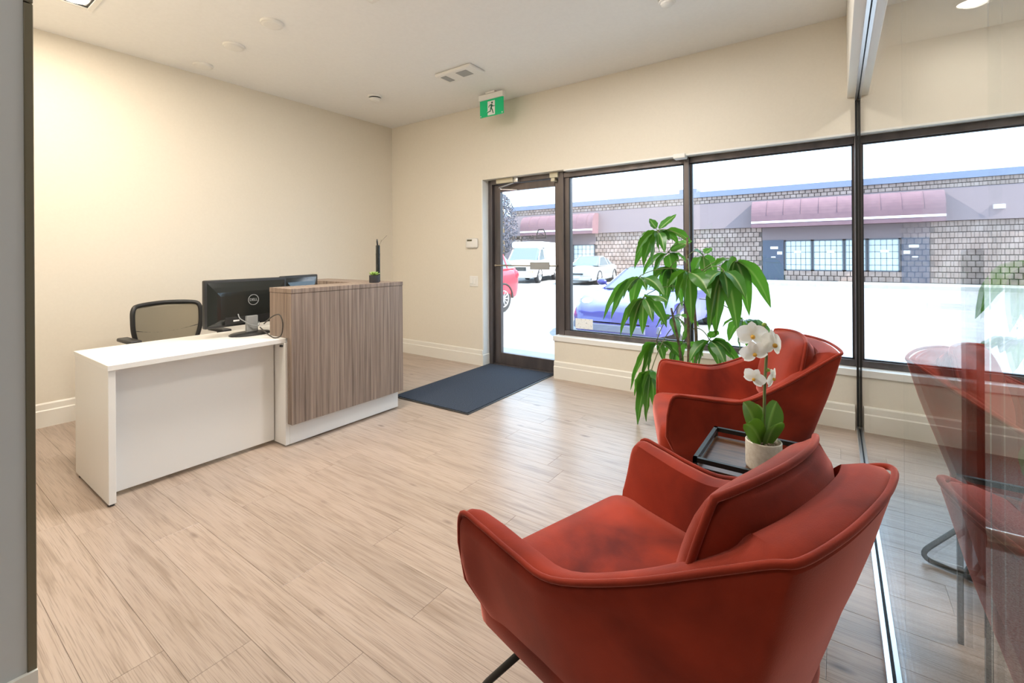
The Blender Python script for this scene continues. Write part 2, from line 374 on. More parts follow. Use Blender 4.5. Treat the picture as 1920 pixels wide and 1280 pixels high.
# window sill + head bead
b = nb(); bx(b, -2.33, 2.45, YW - .012, YW + .13, .375, .425, .004)
struct('trim_3', b, M['whitep'], 'white window sill board under the storefront windows', 'sill')
b = nb(); bx(b, -2.2, 2.45, YW - .004, YW + .1, 2.072, 2.085)
struct('trim_4', b, M['whitep'], 'thin white bead along the window head', 'trim')
b = nb(); bx(b, -3.25, -3.235, YW - .003, YW + .12, 0, 2.085)
struct('trim_5', b, M['whitep'], 'white painted jamb lining beside the door', 'jamb')
# windows
def window(i, x0, x1, label, sl=.008):
    z0, z1, ya, yb, t = .425, 2.072, YW + .085, YW + .18, .042
    b = nb()
    bx(b, x0, x1, ya, yb, z0, z0 + .048, .003); bx(b, x0, x1, ya, yb, z1 - .05, z1, .003)
    bx(b, x0, x0 + sl, ya + .02, yb, z0 + .048, z1 - .05); bx(b, x1 - .008, x1, ya + .02, yb, z0 + .048, z1 - .05)
    w = struct('window_%d' % i, b, M['bronze'], label, 'window')
    b = nb(); bx(b, x0 + sl - .004, x1 - .004, yb - .055, yb - .049, z0 + .04, z1 - .04); obj('pane', b, M['glass'], w)
    b = nb(); t2 = .008; xa, xb = x0 + sl, x1 - .008
    for (a0, a1, c0, c1) in ((xa, xb, z0 + .048, z0 + .048 + t2), (xa, xb, z1 - .05 - t2, z1 - .05), (xa, xa + t2, z0 + .05, z1 - .05), (xb - t2, xb, z0 + .05, z1 - .05)):
        bx(b, a0, a1, yb - .075, yb - .056, c0, c1)
    obj('glazing_bead', b, M['dark'], w)
    b = nb(); bx(b, x1, x1 + .044, ya - .02, yb, z0, z1, .004); obj('mullion', b, M['bronze'], w)
    return w
window(1, -2.25, -1.066, 'bronze framed window next to the glass door', .05)
window(2, -1.022, .112, 'bronze framed window behind the red armchairs')
window(3, .156, 1.25, 'bronze framed window seen through the glass partition')
window(4, 1.294, 2.39, 'last bronze framed window of the room behind the glass')
stk = obj('window_sticker', bx(nb(), -2.145, -1.955, YW + .121, YW + .1225, .50, .60), noisy(mat('sticker_print', (.8, .8, .8), .6), 60, (.45, .5, .55), (.85, .87, .88), lo=.3, hi=.42))
tag(stk, 'small white printed sticker in the window corner by the door', 'sticker')
# door
b = nb(); ya, yb = YW + .10, YW + .23
bx(b, -3.235, -3.185, ya, yb, 0, 2.085, .003); bx(b, -2.312, -2.25, ya - .02, yb, 0, 2.085, .003); bx(b, -3.185, -2.312, ya, yb, 2.035, 2.085, .003)
bx(b, -3.185, -2.312, ya, yb, -.0, .012)
door = struct('door_1', b, M['bronze'], 'bronze framed glass entrance door', 'door')
ya, yb = YW + .14, YW + .19
for nm, (x0, x1, z0, z1) in dict(stile=(-3.18, -3.095, .015, 2.03), stile2=(-2.385, -2.316, .015, 2.03), top_rail=(-3.095, -2.385, 1.955, 2.03), bottom_rail=(-3.095, -2.385, .015, .14)).items():
    obj(nm.rstrip('2'), bx(nb(), x0, x1, ya, yb, z0, z1, .004), M['bronze'], door)
pane = obj('pane', bx(nb(), -3.10, -2.38, ya + .022, ya + .028, .135, 1.96), M['glass'], door)
b = nb(); tube(b, [(-3.14, ya - .05, 1.125), (-2.345, ya - .05, 1.125)], .009, 10); tube(b, [(-3.13, ya - .05, 1.125), (-3.13, ya, 1.125)], .012, 8); tube(b, [(-2.35, ya - .05, 1.125), (-2.35, ya, 1.125)], .012, 8)
pbar = obj('push_bar', b, M['steel'], door, .6)
obj('push_plate', bx(nb(), -2.66, -2.42, ya - .064, ya - .05, 1.085, 1.165, .004), M['grey'], pbar)
cl = obj('door_closer', bx(nb(), -3.09, -2.86, ya - .085, ya - .041, 2.035, 2.085, .006), M['cream'], door)
b = nb(); tube(b, fillet([(-2.87, ya - .06, 2.03), (-3.06, ya - .07, 1.99), (-3.05, ya - .05, 1.975), (-2.85, ya - .02, 1.955)], .02), .008, 8); bx(b, -2.855, -2.80, ya - .08, ya - .041, 2.03, 2.085, .004)
obj('closer_arm', b, M['alu'], cl, .6)
b = nb(); bx(b, -2.40, -2.305, YW + .055, YW + .10, 2.03, 2.082, .004); bx(b, -2.39, -2.345, YW + .065, YW + .13, 1.995, 2.03, .004)
obj('lock_sensor', b, M['cream'], door)
Mt = Matrix.Translation((-2.83, ya + .032, 1.425)) @ Matrix.Rotation(PI / 2, 4, 'X') @ Matrix.Scale(-1, 4, (1, 0, 0))
text_mesh('door_lettering', 'BRICKMAN', .066, M['etch'], door, Mt, .0003)
b = nb(); pts = [(-.062, -.035), (-.05, .02), (-.03, .062), (.03, .062), (.05, .02), (.062, -.035)]
tube(b, [(-2.575 + x, ya + .032, 1.45 + z) for x, z in pts], .006, 6); tube(b, [(-2.61, ya + .032, 1.45), (-2.575, ya + .032, 1.465), (-2.54, ya + .032, 1.45)], .005, 6); tube(b, [(-2.63, ya + .032, 1.42), (-2.52, ya + .032, 1.42)], .005, 6)
obj('door_emblem', b, M['etch'], door)
b = nb(); bx(b, -1.13, -1.03, YW - .03, YW + .06, 2.05, 2.09, .008)
tag(obj('motion_sensor', b, M['whitep']), 'small white sensor clipped over the window mullion', 'sensor')

# ------------------------------------------------------------------ glass partition
gp = thing('glass_partition', 'frameless clear glass partition in aluminium floor and ceiling channels', 'glass partition', (XG, 2.6, 0))
def P(nm, bm, m, parent, sm=False):
    o = obj(nm, bm, m, parent, sm); o.matrix_parent_inverse = Matrix.Translation(-Vector(parent.location)); return o
P('glass_panel', bx(nb(), XG - .005, XG + .005, 1.424, YW - .012, .012, 2.325), M['glass'], gp)
b = nb(); bx(b, XG - .024, XG - .009, -.6, YW - .021, 0, .03, .002); bx(b, XG + .009, XG + .024, -.6, YW - .021, 0, .03, .002)
P('floor_channel', b, M['alu'], gp); P('channel_gasket', bx(nb(), XG - .009, XG + .009, -.6, YW - .021, 0, .018), M['dark'], gp)
b = nb(); bx(b, XG - .022, XG - .008, -.6, YW, 2.30, 2.33); bx(b, XG + .008, XG + .022, -.6, YW, 2.30, 2.33)
P('head_channel', b, M['alu'], gp); P('head_gasket', bx(nb(), XG - .008, XG + .008, -.6, YW, 2.315, 2.33), M['dark'], gp)
b = nb(); bx(b, XG - .02, XG - .007, YW - .022, YW + .0, .03, 2.30); bx(b, XG + .007, XG + .02, YW - .022, YW, .03, 2.30)
P('wall_channel', b, M['blackm'], gp)
gd = thing('glass_door', 'frameless glass door leaf with a tall dark pull handle', 'glass door', (XG, 1.05, 0))
P('door_leaf', bx(nb(), XG - .005, XG + .005, .675, 1.418, .035, 2.295), M['glass'], gd)
hx, hy = XG + .066, 1.155
h = P('pull_handle', bx(nb(), hx - .012, hx + .012, hy - .022, hy + .022, .56, 1.245, .004), M['blackm'], gd)
b = nb(); tube(b, [(hx + .012, hy - .01, .735), (hx + .30, hy - .01, .735)], .017, 14)
o = P('handle_bar', b, M['steel'], gd, .6)
b = nb()
for z in (.66, 1.14): tube(b, [(hx, hy, z), (XG + .005, hy, z)], .006, 10)
P('handle_standoff', b, M['steel'], gd, .6)
gp2 = thing('glass_panel', 'fixed clear glass panel beside the camera at right edge', 'glass panel', (XG, 0, 0))
P('pane', bx(nb(), XG - .005, XG + .005, -.6, .669, .035, 2.295), M['glass'], gp2)
for z in (.25, 2.1): P('patch_hinge', bx(nb(), XG - .012, XG + .012, .635, .669, z, z + .05, .003), M['steel'], gp2)

# ------------------------------------------------------------------ ceiling fixtures
def square_light(x, y, label, power, zc=CH, s=.165, col=(1, .955, .90)):
    t = thing('recessed_light', label, 'ceiling light', (x, y, zc), 0, 'square recessed ceiling lights')
    b = nb(); o = s + .03
    for (a, c, d, e) in ((-o, o, -o, -s), (-o, o, s, o), (-o, -s, -s, s), (s, o, -s, s)): bx(b, a, c, d, e, -.012, 0, .003)
    obj('trim_frame', b, M['whitep'], t)
    b = nb()
    for (a, c, d, e) in ((-s, s, -s, -s + .01), (-s, s, s - .01, s), (-s, -s + .01, -s, s), (s - .01, s, -s, s)): bx(b, a, c, d, e, -.006, -.001)
    obj('inner_lip', b, M['black'], t)
    for dx in (-.5, .5):
        for dy in (-.5, .5):
            b = nb(); lathe(b, [(.0, -.004), (.05, -.005), (.066, -.009), (.07, -.002)], 20, (dx * s, dy * s, 0)); obj('lamp', b, M['lamp'], t, True)
    l = bpy.data.lights.new('recessed_lamp', 'AREA'); l.shape = 'SQUARE'; l.size = s * 1.9; l.energy = power * LAMP; l.color = col; l.spread = PI
    lo = bpy.data.objects.new('recessed_lamp', l); C.objects.link(lo); lo.parent = t; lo.location = (0, 0, -.02)
    return t
square_light(-3.91, .70, 'square recessed ceiling light above the white desk', 19, col=(1, .86, .68))
square_light(-2.5, .75, 'added unseen square fill light in front of the desk', 32, col=(1, .91, .78))  # added lamp out of view, warm fill for the desk side
square_light(-1.15, 2.45, 'added unseen square fill light between the plant and the counter', 30)  # added lamp just out of view, fill from beyond the armchairs
square_light(-2.3, 1.75, 'added unseen square fill light in the middle of the room', 34)  # added lamp out of view, general fill for the room
square_light(-.8, -.9, 'added unseen square fill light in the hallway', 10)  # added lamp behind the camera, weak fill for the hallway
def pot_light(x, y, z, label, power):
    t = thing('pot_light', label, 'ceiling light', (x, y, z), 0, 'round pot lights behind the glass')
    b = nb(); lathe(b, [(.055, 0), (.075, 0), (.077, -.004), (.055, -.010), (.052, -.004)], 32, cap=False); obj('trim_ring', b, M['whitep'], t, .6)
    b = nb(); lathe(b, [(0, -.006), (.053, -.006), (.053, -.002), (0, -.002)], 32, cap=False); obj('lens', b, M['lamp'], t)
    l = bpy.data.lights.new('pot_lamp', 'AREA'); l.shape = 'DISK'; l.size = .1; l.energy = power * LAMP; l.color = (1, .93, .82)
    lo = bpy.data.objects.new('pot_lamp', l); C.objects.link(lo); lo.parent = t; lo.location = (0, 0, -.02)
pot_light(.616, 3.55, H2, 'lit round pot light in the ceiling behind the glass', 5)
pot_light(1.7, 1.6, H2, 'round pot light deeper in the room behind the glass', 10)
for x, y, lb in ((-3.29, 1.69, 'largest looking of three round white ceiling discs, farthest from the left wall'), (-3.89, 1.695, 'middle one of three round white ceiling discs'), (-4.5, 1.71, 'round white ceiling disc closest to the left wall')):
    t = thing('ceiling_speaker', lb, 'ceiling speaker', (x, y, CH), 0, 'round white ceiling discs in a row')
    b = nb(); lathe(b, [(0, -.024), (.05, -.023), (.066, -.020), (.07, -.014)], 36, cap=False); obj('grille', b, M['whitep'], t, True)
    b = nb(); lathe(b, [(.069, 0), (.069, -.016), (.074, -.016), (.077, -.010), (.077, 0)], 36, cap=False); obj('rim', b, M['whitep'], t, .6)
def smoke(x, y, r, label):
    t = thing('smoke_detector', label, 'smoke detector', (x, y, CH), 0, 'ceiling smoke detectors')
    b = nb(); lathe(b, [(r * 1.05, 0), (r * 1.05, -.012), (r * .98, -.02), (r * .9, -.02)], 32); obj('base', b, M['whitep'], t, .6)
    b = nb(); lathe(b, [(r * .86, -.02), (r * .86, -.032), (r * .82, -.034)], 32); obj('vent_gap', b, M['black'], t, .6)
    b = nb(); lathe(b, [(r * .93, -.032), (r * .9, -.04), (r * .72, -.044), (r * .7, -.052)], 32); obj('ring', b, M['whitep'], t, .6)
    b = nb(); lathe(b, [(r * .66, -.046), (r * .66, -.054), (r * .5, -.062), (0, -.066)], 32); obj('cap', b, M['whitep'], t, .6)
smoke(-3.93, 3.09, .068, 'white smoke detector near the far left corner of the ceiling')
smoke(-.885, 3.02, .06, 'white smoke detector cut by the top edge of the photo')
t = thing('ceiling_sensor_unit', 'flat white ceiling unit with two grey grilles', 'ceiling unit', (-2.80, 3.145, CH))
b = nb(); bx(b, -.215, .215, -.105, .105, -.03, 0, .012, 3); obj('housing', b, M['whitep'], t, .6)
obj('grille', bx(nb(), .01, .13, -.065, .045, -.033, -.028), M['grey'], t); obj('grille', bx(nb(), -.175, -.11, -.065, .06, -.033, -.028), M['grey'], t)
# exit sign (running figure), hung from the ceiling
t = thing('exit_sign', 'green running man exit sign hanging from the ceiling', 'exit sign', (-2.875, 3.72, CH))
b = nb(); bx(b, -.155, .155, -.022, .022, -.075, -.018, .003); obj('housing', b, M['whitep'], t)
obj('canopy', bx(nb(), -.06, .06, -.03, .03, -.018, 0, .003), M['whitep'], t)
sp = obj('sign_panel', bx(nb(), -.150, .150, -.006, .006, -.245, -.075), M['green'], t)
Mw = Matrix.Rotation(PI / 2, 4, 'X')
def plate2(nm, poly, yy, m, parent, d=.001):
    b = nb(); prism(b, poly, d, Matrix.Translation((0, yy, 0)) @ Mw); return obj(nm, b, m, parent)
plate2('doorway_symbol', [(-.048, -.092), (.046, -.092), (.046, -.236), (-.048, -.236), (-.048, -.215), (-.035, -.206), (-.06, -.2), (-.048, -.19)], -.0062, M['whitep'], sp)
b = nb(); fx = Matrix.Translation((0, -.0074, 0)) @ Mw
for poly in ([(.010 + .0105 * math.cos(a), -.113 + .0105 * math.sin(a)) for a in [i * PI / 6 for i in range(12)]],
             [(-.012, -.128), (.010, -.126), (.014, -.150), (.008, -.168), (-.012, -.168), (-.006, -.145)],
             [(.008, -.128), (.024, -.146), (.044, -.146), (.044, -.153), (.020, -.154), (.004, -.138)],
             [(-.010, -.128), (-.030, -.138), (-.038, -.156), (-.031, -.158), (-.024, -.144), (-.006, -.138)],
             [(.008, -.164), (.020, -.188), (.030, -.222), (.021, -.224), (.010, -.194), (-.006, -.168)],
             [(-.012, -.164), (-.016, -.192), (-.052, -.200), (-.053, -.207), (-.008, -.202), (.0, -.168)]):
    prism(b, poly, .001, fx)
obj('running_figure', b, mat('sign_dark_green', (.0, .12, .06), .5), sp)
for x in (-.138, .138):
    b = nb(); lathe(b, [(0, 0), (.006, 0), (.006, .003), (0, .003)], 10, (x, -.0062, -.232), Matrix.Rotation(PI / 2, 4, 'X')); obj('screw', b, M['whitep'], sp)

# ------------------------------------------------------------------ wall things
t = thing('thermostat', 'white thermostat with a small display beside the door', 'thermostat', (-3.385, YW, 1.378))
obj('housing', bx(nb(), -.085, .085, -.03, 0, -.055, .055, .02, 4), M['whitep'], t, .6)
obj('display', bx(nb(), -.06, .012, -.0312, -.029, .022, .042), mat('lcd', (.13, .12, .07), .3), t)
t = thing('light_switch', 'white double light switch below the thermostat', 'light switch', (-3.37, YW, .945))
obj('cover_plate', bx(nb(), -.06, .06, -.006, 0, -.06, .06, .003), M['whitep'], t)
for x in (-.024, .024): obj('rocker', bx(nb(), x - .015, x + .015, -.013, -.005, -.032, .032, .002, 1, Matrix.Rotation(-.06, 4, 'X')), M['whitep'], t)
# door mat
t = thing('door_mat', 'dark blue grey carpet mat in front of the entrance door', 'door mat', (-2.785, 3.405, 0), math.radians(1.5))
obj('rubber_edge', bx(nb(), -.43, .43, -.72, .72, 0, .006, .002), M['black'], t)
obj('carpet_pile', bx(nb(), -.41, .41, -.70, .70, .004, .011, .002), M['matc'], t)

# ------------------------------------------------------------------ reception desk
t = thing('desk', 'low white reception desk with panel legs', 'desk', (-3.25, 1.13, 0))
def Q(nm, x0, x1, y0, y1, z0, z1, m, parent=None, bev=.0015):
    b = nb(); bx(b, x0, x1, y0, y1, z0, z1, bev, 1); o = obj(nm, b, m, parent)
    if parent: o.matrix_parent_inverse = Matrix.Translation(-Vector(parent.location))
    return o
Q('desk_top', -3.57, -2.935, .688, 1.628, .678, .706, M['white'], t)
Q('end_panel', -3.56, -2.945, .692, .722, .012, .677, M['white'], t)
Q('modesty_panel', -3.075, -3.05, .723, 1.565, .025, .677, M['white'], t)
for x in (-3.5, -2.97):
    b = nb(); lathe(b, [(.014, 0), (.014, .012)], 12, (x, .707, 0)); o = obj('levelling_foot', b, M['black'], t); o.matrix_parent_inverse = Matrix.Translation(-Vector(t.location))
t = thing('reception_counter', 'raised reception counter clad in striped grey brown wood', 'reception counter', (-3.1, 2.04, 0))
Q('base_side', -3.35, -2.921, 1.572, 1.60, .012, .677, M['white'], t)
Q('base_front', -2.945, -2.92, 1.600, 2.505, .012, .165, M['white'], t)
Q('base_side', -3.35, -2.921, 2.48, 2.505, .012, 1.0, M['white'], t)
Q('front_panel', -2.895, -2.868, 1.585, 2.515, .150, 1.0, M['lam'], t)
Q('side_panel', -3.14, -2.896, 1.585, 1.612, .707, 1.0, M['lam'], t)
Q('side_strip', -2.919, -2.896, 1.585, 1.60, .150, .706, M['lam'], t)
Q('inner_back', -2.92, -2.896, 1.613, 2.48, .165, 1.0, M['lam'], t)
Q('counter_top', -3.14, -2.866, 1.583, 2.517, 1.001, 1.031, M['lam'], t)
Q('return_top', -3.90, -3.141, 2.24, 2.517, 1.001, 1.031, M['lam'], t)
Q('return_panel', -3.88, -3.351, 2.49, 2.515, .012, 1.0, M['lam'], t)
Q('return_end', -3.90, -3.875, 2.24, 2.489, .012, 1.0, M['lam'], t)
Q('work_surface', -3.60, -2.947, 1.63, 2.47, .678, .706, M['white'], t)
b = nb(); bx(b, -2.972, -2.962, 1.562, 1.5725, .65, .662); bx(b, -2.957, -2.947, 1.562, 1.5725, .65, .662); o = obj('cable_clip', b, M['black'], t); o.matrix_parent_inverse = Matrix.Translation(-Vector(t.location))
# monitor, seen from behind
def monitor(name, label, loc, rz, w=.56, h=.335, zc=.235, logo=True):
    t = thing(name, label, 'monitor', loc, rz)     # screen faces local +y, its back faces -y
    b = nb(); bx(b, -w / 2, w / 2, -.012, .022, zc - h / 2, zc + h / 2, .008, 2); obj('bezel', b, M['black'], t, .6)
    b = nb(); x, z0, z1 = w / 2 - .012, zc - h / 2 + .012, zc + h / 2 - .012
    rows = []
    for k, y in ((0, -.010), (.03, -.024), (.055, -.034), (.075, -.036)):
        rows.append([Vector(p) for p in ((-x + k, y, z0 + k * .55), (x - k, y, z0 + k * .55), (x - k, y, z1 - k * 1.3), (-x + k, y, z1 - k * 1.3))])
    V = grid(b, rows, True); b.faces.new(V[-1]); bk = obj('back_shell', b, M['gloss'], t)
    b = nb(); bx(b, -x + .1, x - .1, -.0365, -.030, z0 + .002, z0 + .055, .004); obj('port_cover', b, M['black'], t)
    obj('screen', bx(nb(), -w / 2 + .015, w / 2 - .015, .0215, .0235, zc - h / 2 + .018, zc + h / 2 - .015), mat('screen', (.01, .01, .012), .15), t)
    b = nb(); bx(b, -.038, .038, -.062, -.036, .02, .13, .004); obj('stand_neck', b, M['grey'], t)
    b = nb(); Ms = Matrix.Diagonal((1.45, 1, 1, 1)); lathe(b, [(0, 0), (.092, 0), (.094, .006), (.085, .014), (.03, .02), (0, .021)], 36, (0, -.03, 0), Ms.to_3x3(), False); obj('stand_base', b, M['black'], t, .6)
    if logo:
        b = nb(); tube(b, [(.035 * math.cos(a) + .02, -.0375, zc + .012 + .035 * math.sin(a)) for a in [i * PI / 16 for i in range(32)]], .0022, 6, True); obj('logo_ring', b, M['grey'], t)
        text_mesh('logo', 'DELL', .024, M['grey'], t, Matrix.Translation((.02, -.0375, zc + .012)) @ Matrix.Rotation(PI / 2, 4, 'X'), .0005)
        obj('rating_label', bx(nb(), -.115, -.075, -.0372, -.036, z0 + .022, z0 + .032), M['plate'], t)
        b = nb(); tube(b, curve([(-.085, -.04, z0 + .07), (-.08, -.052, z0 + .04), (-.05, -.06, z0 + .015), (-.02, -.07, z0 - .01), (.03, -.075, z0 - .02), (.05, -.05, z0 + .0)], 6), .0035, 6); obj('signal_cable', b, M['grey'], t, True)
    return t
monitor('monitor', 'black monitor seen from behind on the white desk', (-3.33, 1.53, .706), math.radians(94), .56, .315, .225)
monitor('monitor', 'monitor whose top edge peeks over the wooden counter', (-3.49, 2.0, .706), math.radians(110), .40, .30, .235, False)
b = nb(); cc = [(-3.05, 1.50, .80), (-3.03, 1.545, .845), (-2.98, 1.565, .86), (-2.945, 1.568, .82), (-2.94, 1.566, .765), (-2.955, 1.56, .722), (-2.99, 1.54, .7105), (-3.03, 1.53, .722), (-3.06, 1.51, .75), (-3.08, 1.49, .78)]
tube(b, curve(cc, 6, False), .004, 8); tag(obj('cable', b, M['steelc'], None, True), 'black cable loop standing beside the desk monitor', 'cable')
# office chair
t = thing('office_chair', 'office chair with a tan mesh back behind the desk', 'office chair', (-4.02, 1.35, 0), math.radians(-88))
def chair_pt(u, v):  # back surface, u across, v up; local: faces +y
    return Vector((u, -.22 - .05 * v + .06 * (u / .22) ** 2, .58 + v))
fr = [(-.18, .0), (-.215, .10), (-.222, .20), (-.215, .275), (-.17, .302), (0, .312), (.17, .302), (.215, .275), (.222, .20), (.215, .10), (.18, .0), (.09, -.03), (-.09, -.03)]
b = nb(); tube(b, curve([chair_pt(*q) for q in fr], 5, True), .016, 10, True); obj('back_frame', b, M['black'], t, True)
b = nb(); rows = []
for j in range(13):
    v = -.02 + .32 * j / 12; w = .185 + .035 * min(1, j / 6)
    rows.append([chair_pt(w * (i / 8 - 1), v) for i in range(17)])
grid(b, rows); msh = obj('mesh_back', b, M['mesh'], t, True); msh.modifiers.new('thick', 'SOLIDIFY').thickness = .003
b = nb(); tube(b, curve([chair_pt(u, .12 - .035 * math.cos(u / .21 * PI / 2)) + Vector((0, -.008, 0)) for u in (-.21, -.15, -.08, 0, .08, .15, .21)], 5), .011, 8); obj('lumbar_bar', b, M['black'], t, True)
b = nb(); bx(b, -.24, .24, -.22, .26, .43, .50, .03, 3); obj('seat', b, M['black'], t, .8)
b = nb(); tube(b, fillet([(0, -.23, .60), (0, -.27, .50), (0, -.1, .42)], .05), .02, 8); obj('back_support', b, M['black'], t, True)
for s in (-1, 1):
    b = nb(); tube(b, fillet([(s * .23, -.02, .46), (s * .29, -.02, .46), (s * .29, -.02, .65)], .04), .014, 8); a = obj('armrest', b, M['black'], t, True)
    obj('arm_pad', bx(nb(), s * .29 - .035, s * .29 + .035, -.14, .12, .645, .672, .01), M['black'], a, .8)
b = nb(); lathe(b, [(.03, .12), (.03, .42)], 16); obj('gas_lift', b, M['black'], t)
for k in range(5):
    a = k * 2 * PI / 5; d = Vector((math.cos(a), math.sin(a), 0)); b = nb(); tube(b, [Vector((0, 0, .12)), d * .27 + Vector((0, 0, .08))], [.026, .016], 8); lg = obj('leg', b, M['black'], t)
    b = nb(); lathe(b, [(.0, -.02), (.03, -.02), (.03, .02), (0, .02)], 14, d * .27 + Vector((0, 0, .03)), (Matrix.Rotation(a, 4, 'Z') @ Matrix.Rotation(PI / 2, 4, 'X')).to_3x3(), False); obj('caster', b, M['black'], lg)
# succulent and vase on the counter
p0 = Vector((-2.95, 2.30, 1.031))
t = thing('succulent', 'small succulent in a dark pot on the counter', 'potted plant', p0)
b = nb(); lathe(b, [(0, 0), (.036, 0), (.038, .004), (.038, .058), (.033, .058), (.033, .045), (0, .045)], 28, cap=False); obj('pot', b, M['potd'], t, .6)
for k in range(22):
    a = k * 2.4; e = .25 + 1.1 * (k / 22); L_ = .058 - .03 * k / 22
    d = Vector((math.cos(a) * math.cos(e), math.sin(a) * math.cos(e), math.sin(e))); s = Vector((-math.sin(a), math.cos(a), 0)); n = d.cross(s)
    b = nb(); rows = [[Vector((0, 0, .055)) + d * L_ * q + (s * math.cos(g) * w + n * math.sin(g) * w * .35) for g in [i * PI / 3 for i in range(6)]] for q, w in ((0, .004), (.4, .011), (.75, .009), (1, .001))]
    V = grid(b, rows, True); b.faces.new(V[-1]); obj('leaf', b, M['succ'], t, True)
t = thing('vase', 'tall thin black vase holding a bare twig', 'vase', p0 + Vector((-.06, .085, 0)))
b = nb(); lathe(b, [(0, 0), (.017, 0), (.017, .20), (.0175, .225), (.0165, .235), (.0165, .29), (.012, .296), (.0, .296)], 20, cap=False); obj('body', b, M['gloss'], t, .5)
b = nb(); tube(b, [(-.004, 0, .29), (-.007, -.002, .325), (-.008, -.002, .345)], [.006, .007, .003], 8); obj('stopper', b, M['black'], t, True)
b = nb(); tube(b, [(.005, 0, .28), (.02, .02, .33), (.045, .055, .375)], .0012, 5); tube(b, [(.016, .015, .318), (.03, .01, .34)], .001, 5); obj('twig', b, M['bark'], t)

# ------------------------------------------------------------------ armchair
def lerp(a, b, t): return a + (b - a) * t
ST = [  # outer top, outer mid, outer bottom along the left half, front tip -> back centre
    ((-.356, .372, .50), (-.335, .376, .40), (-.262, .315, .262), .040),
    ((-.365, .347, .587), (-.34, .352, .40), (-.262, .30, .255), .046),
    ((-.360, .27, .590), (-.322, .275, .40), (-.258, .25, .245), .055),
    ((-.350, .15, .578), (-.312, .16, .40), (-.25, .15, .235), .058),
    ((-.342, .04, .582), (-.302, .05, .41), (-.24, .05, .225), .060),
    ((-.308, -.12, .652), (-.272, -.10, .44), (-.222, -.06, .22), .064),
    ((-.272, -.27, .738), (-.248, -.225, .48), (-.203, -.15, .22), .072),
    ((-.254, -.342, .780), (-.228, -.278, .50), (-.190, -.19, .22), .080),
    ((-.228, -.376, .791), (-.200, -.302, .51), (-.165, -.207, .22), .085),
    ((-.12, -.396, .797), (-.105, -.318, .52), (-.085, -.222, .22), .085),
    ((0, -.402, .80), (0, -.322, .52), (0, -.227, .22), .085)]
INN = [(1, 0)] * 5 + [(1, .15), (.95, .4), (.75, .75), (.4, .95), (.08, 1), (0, 1)]
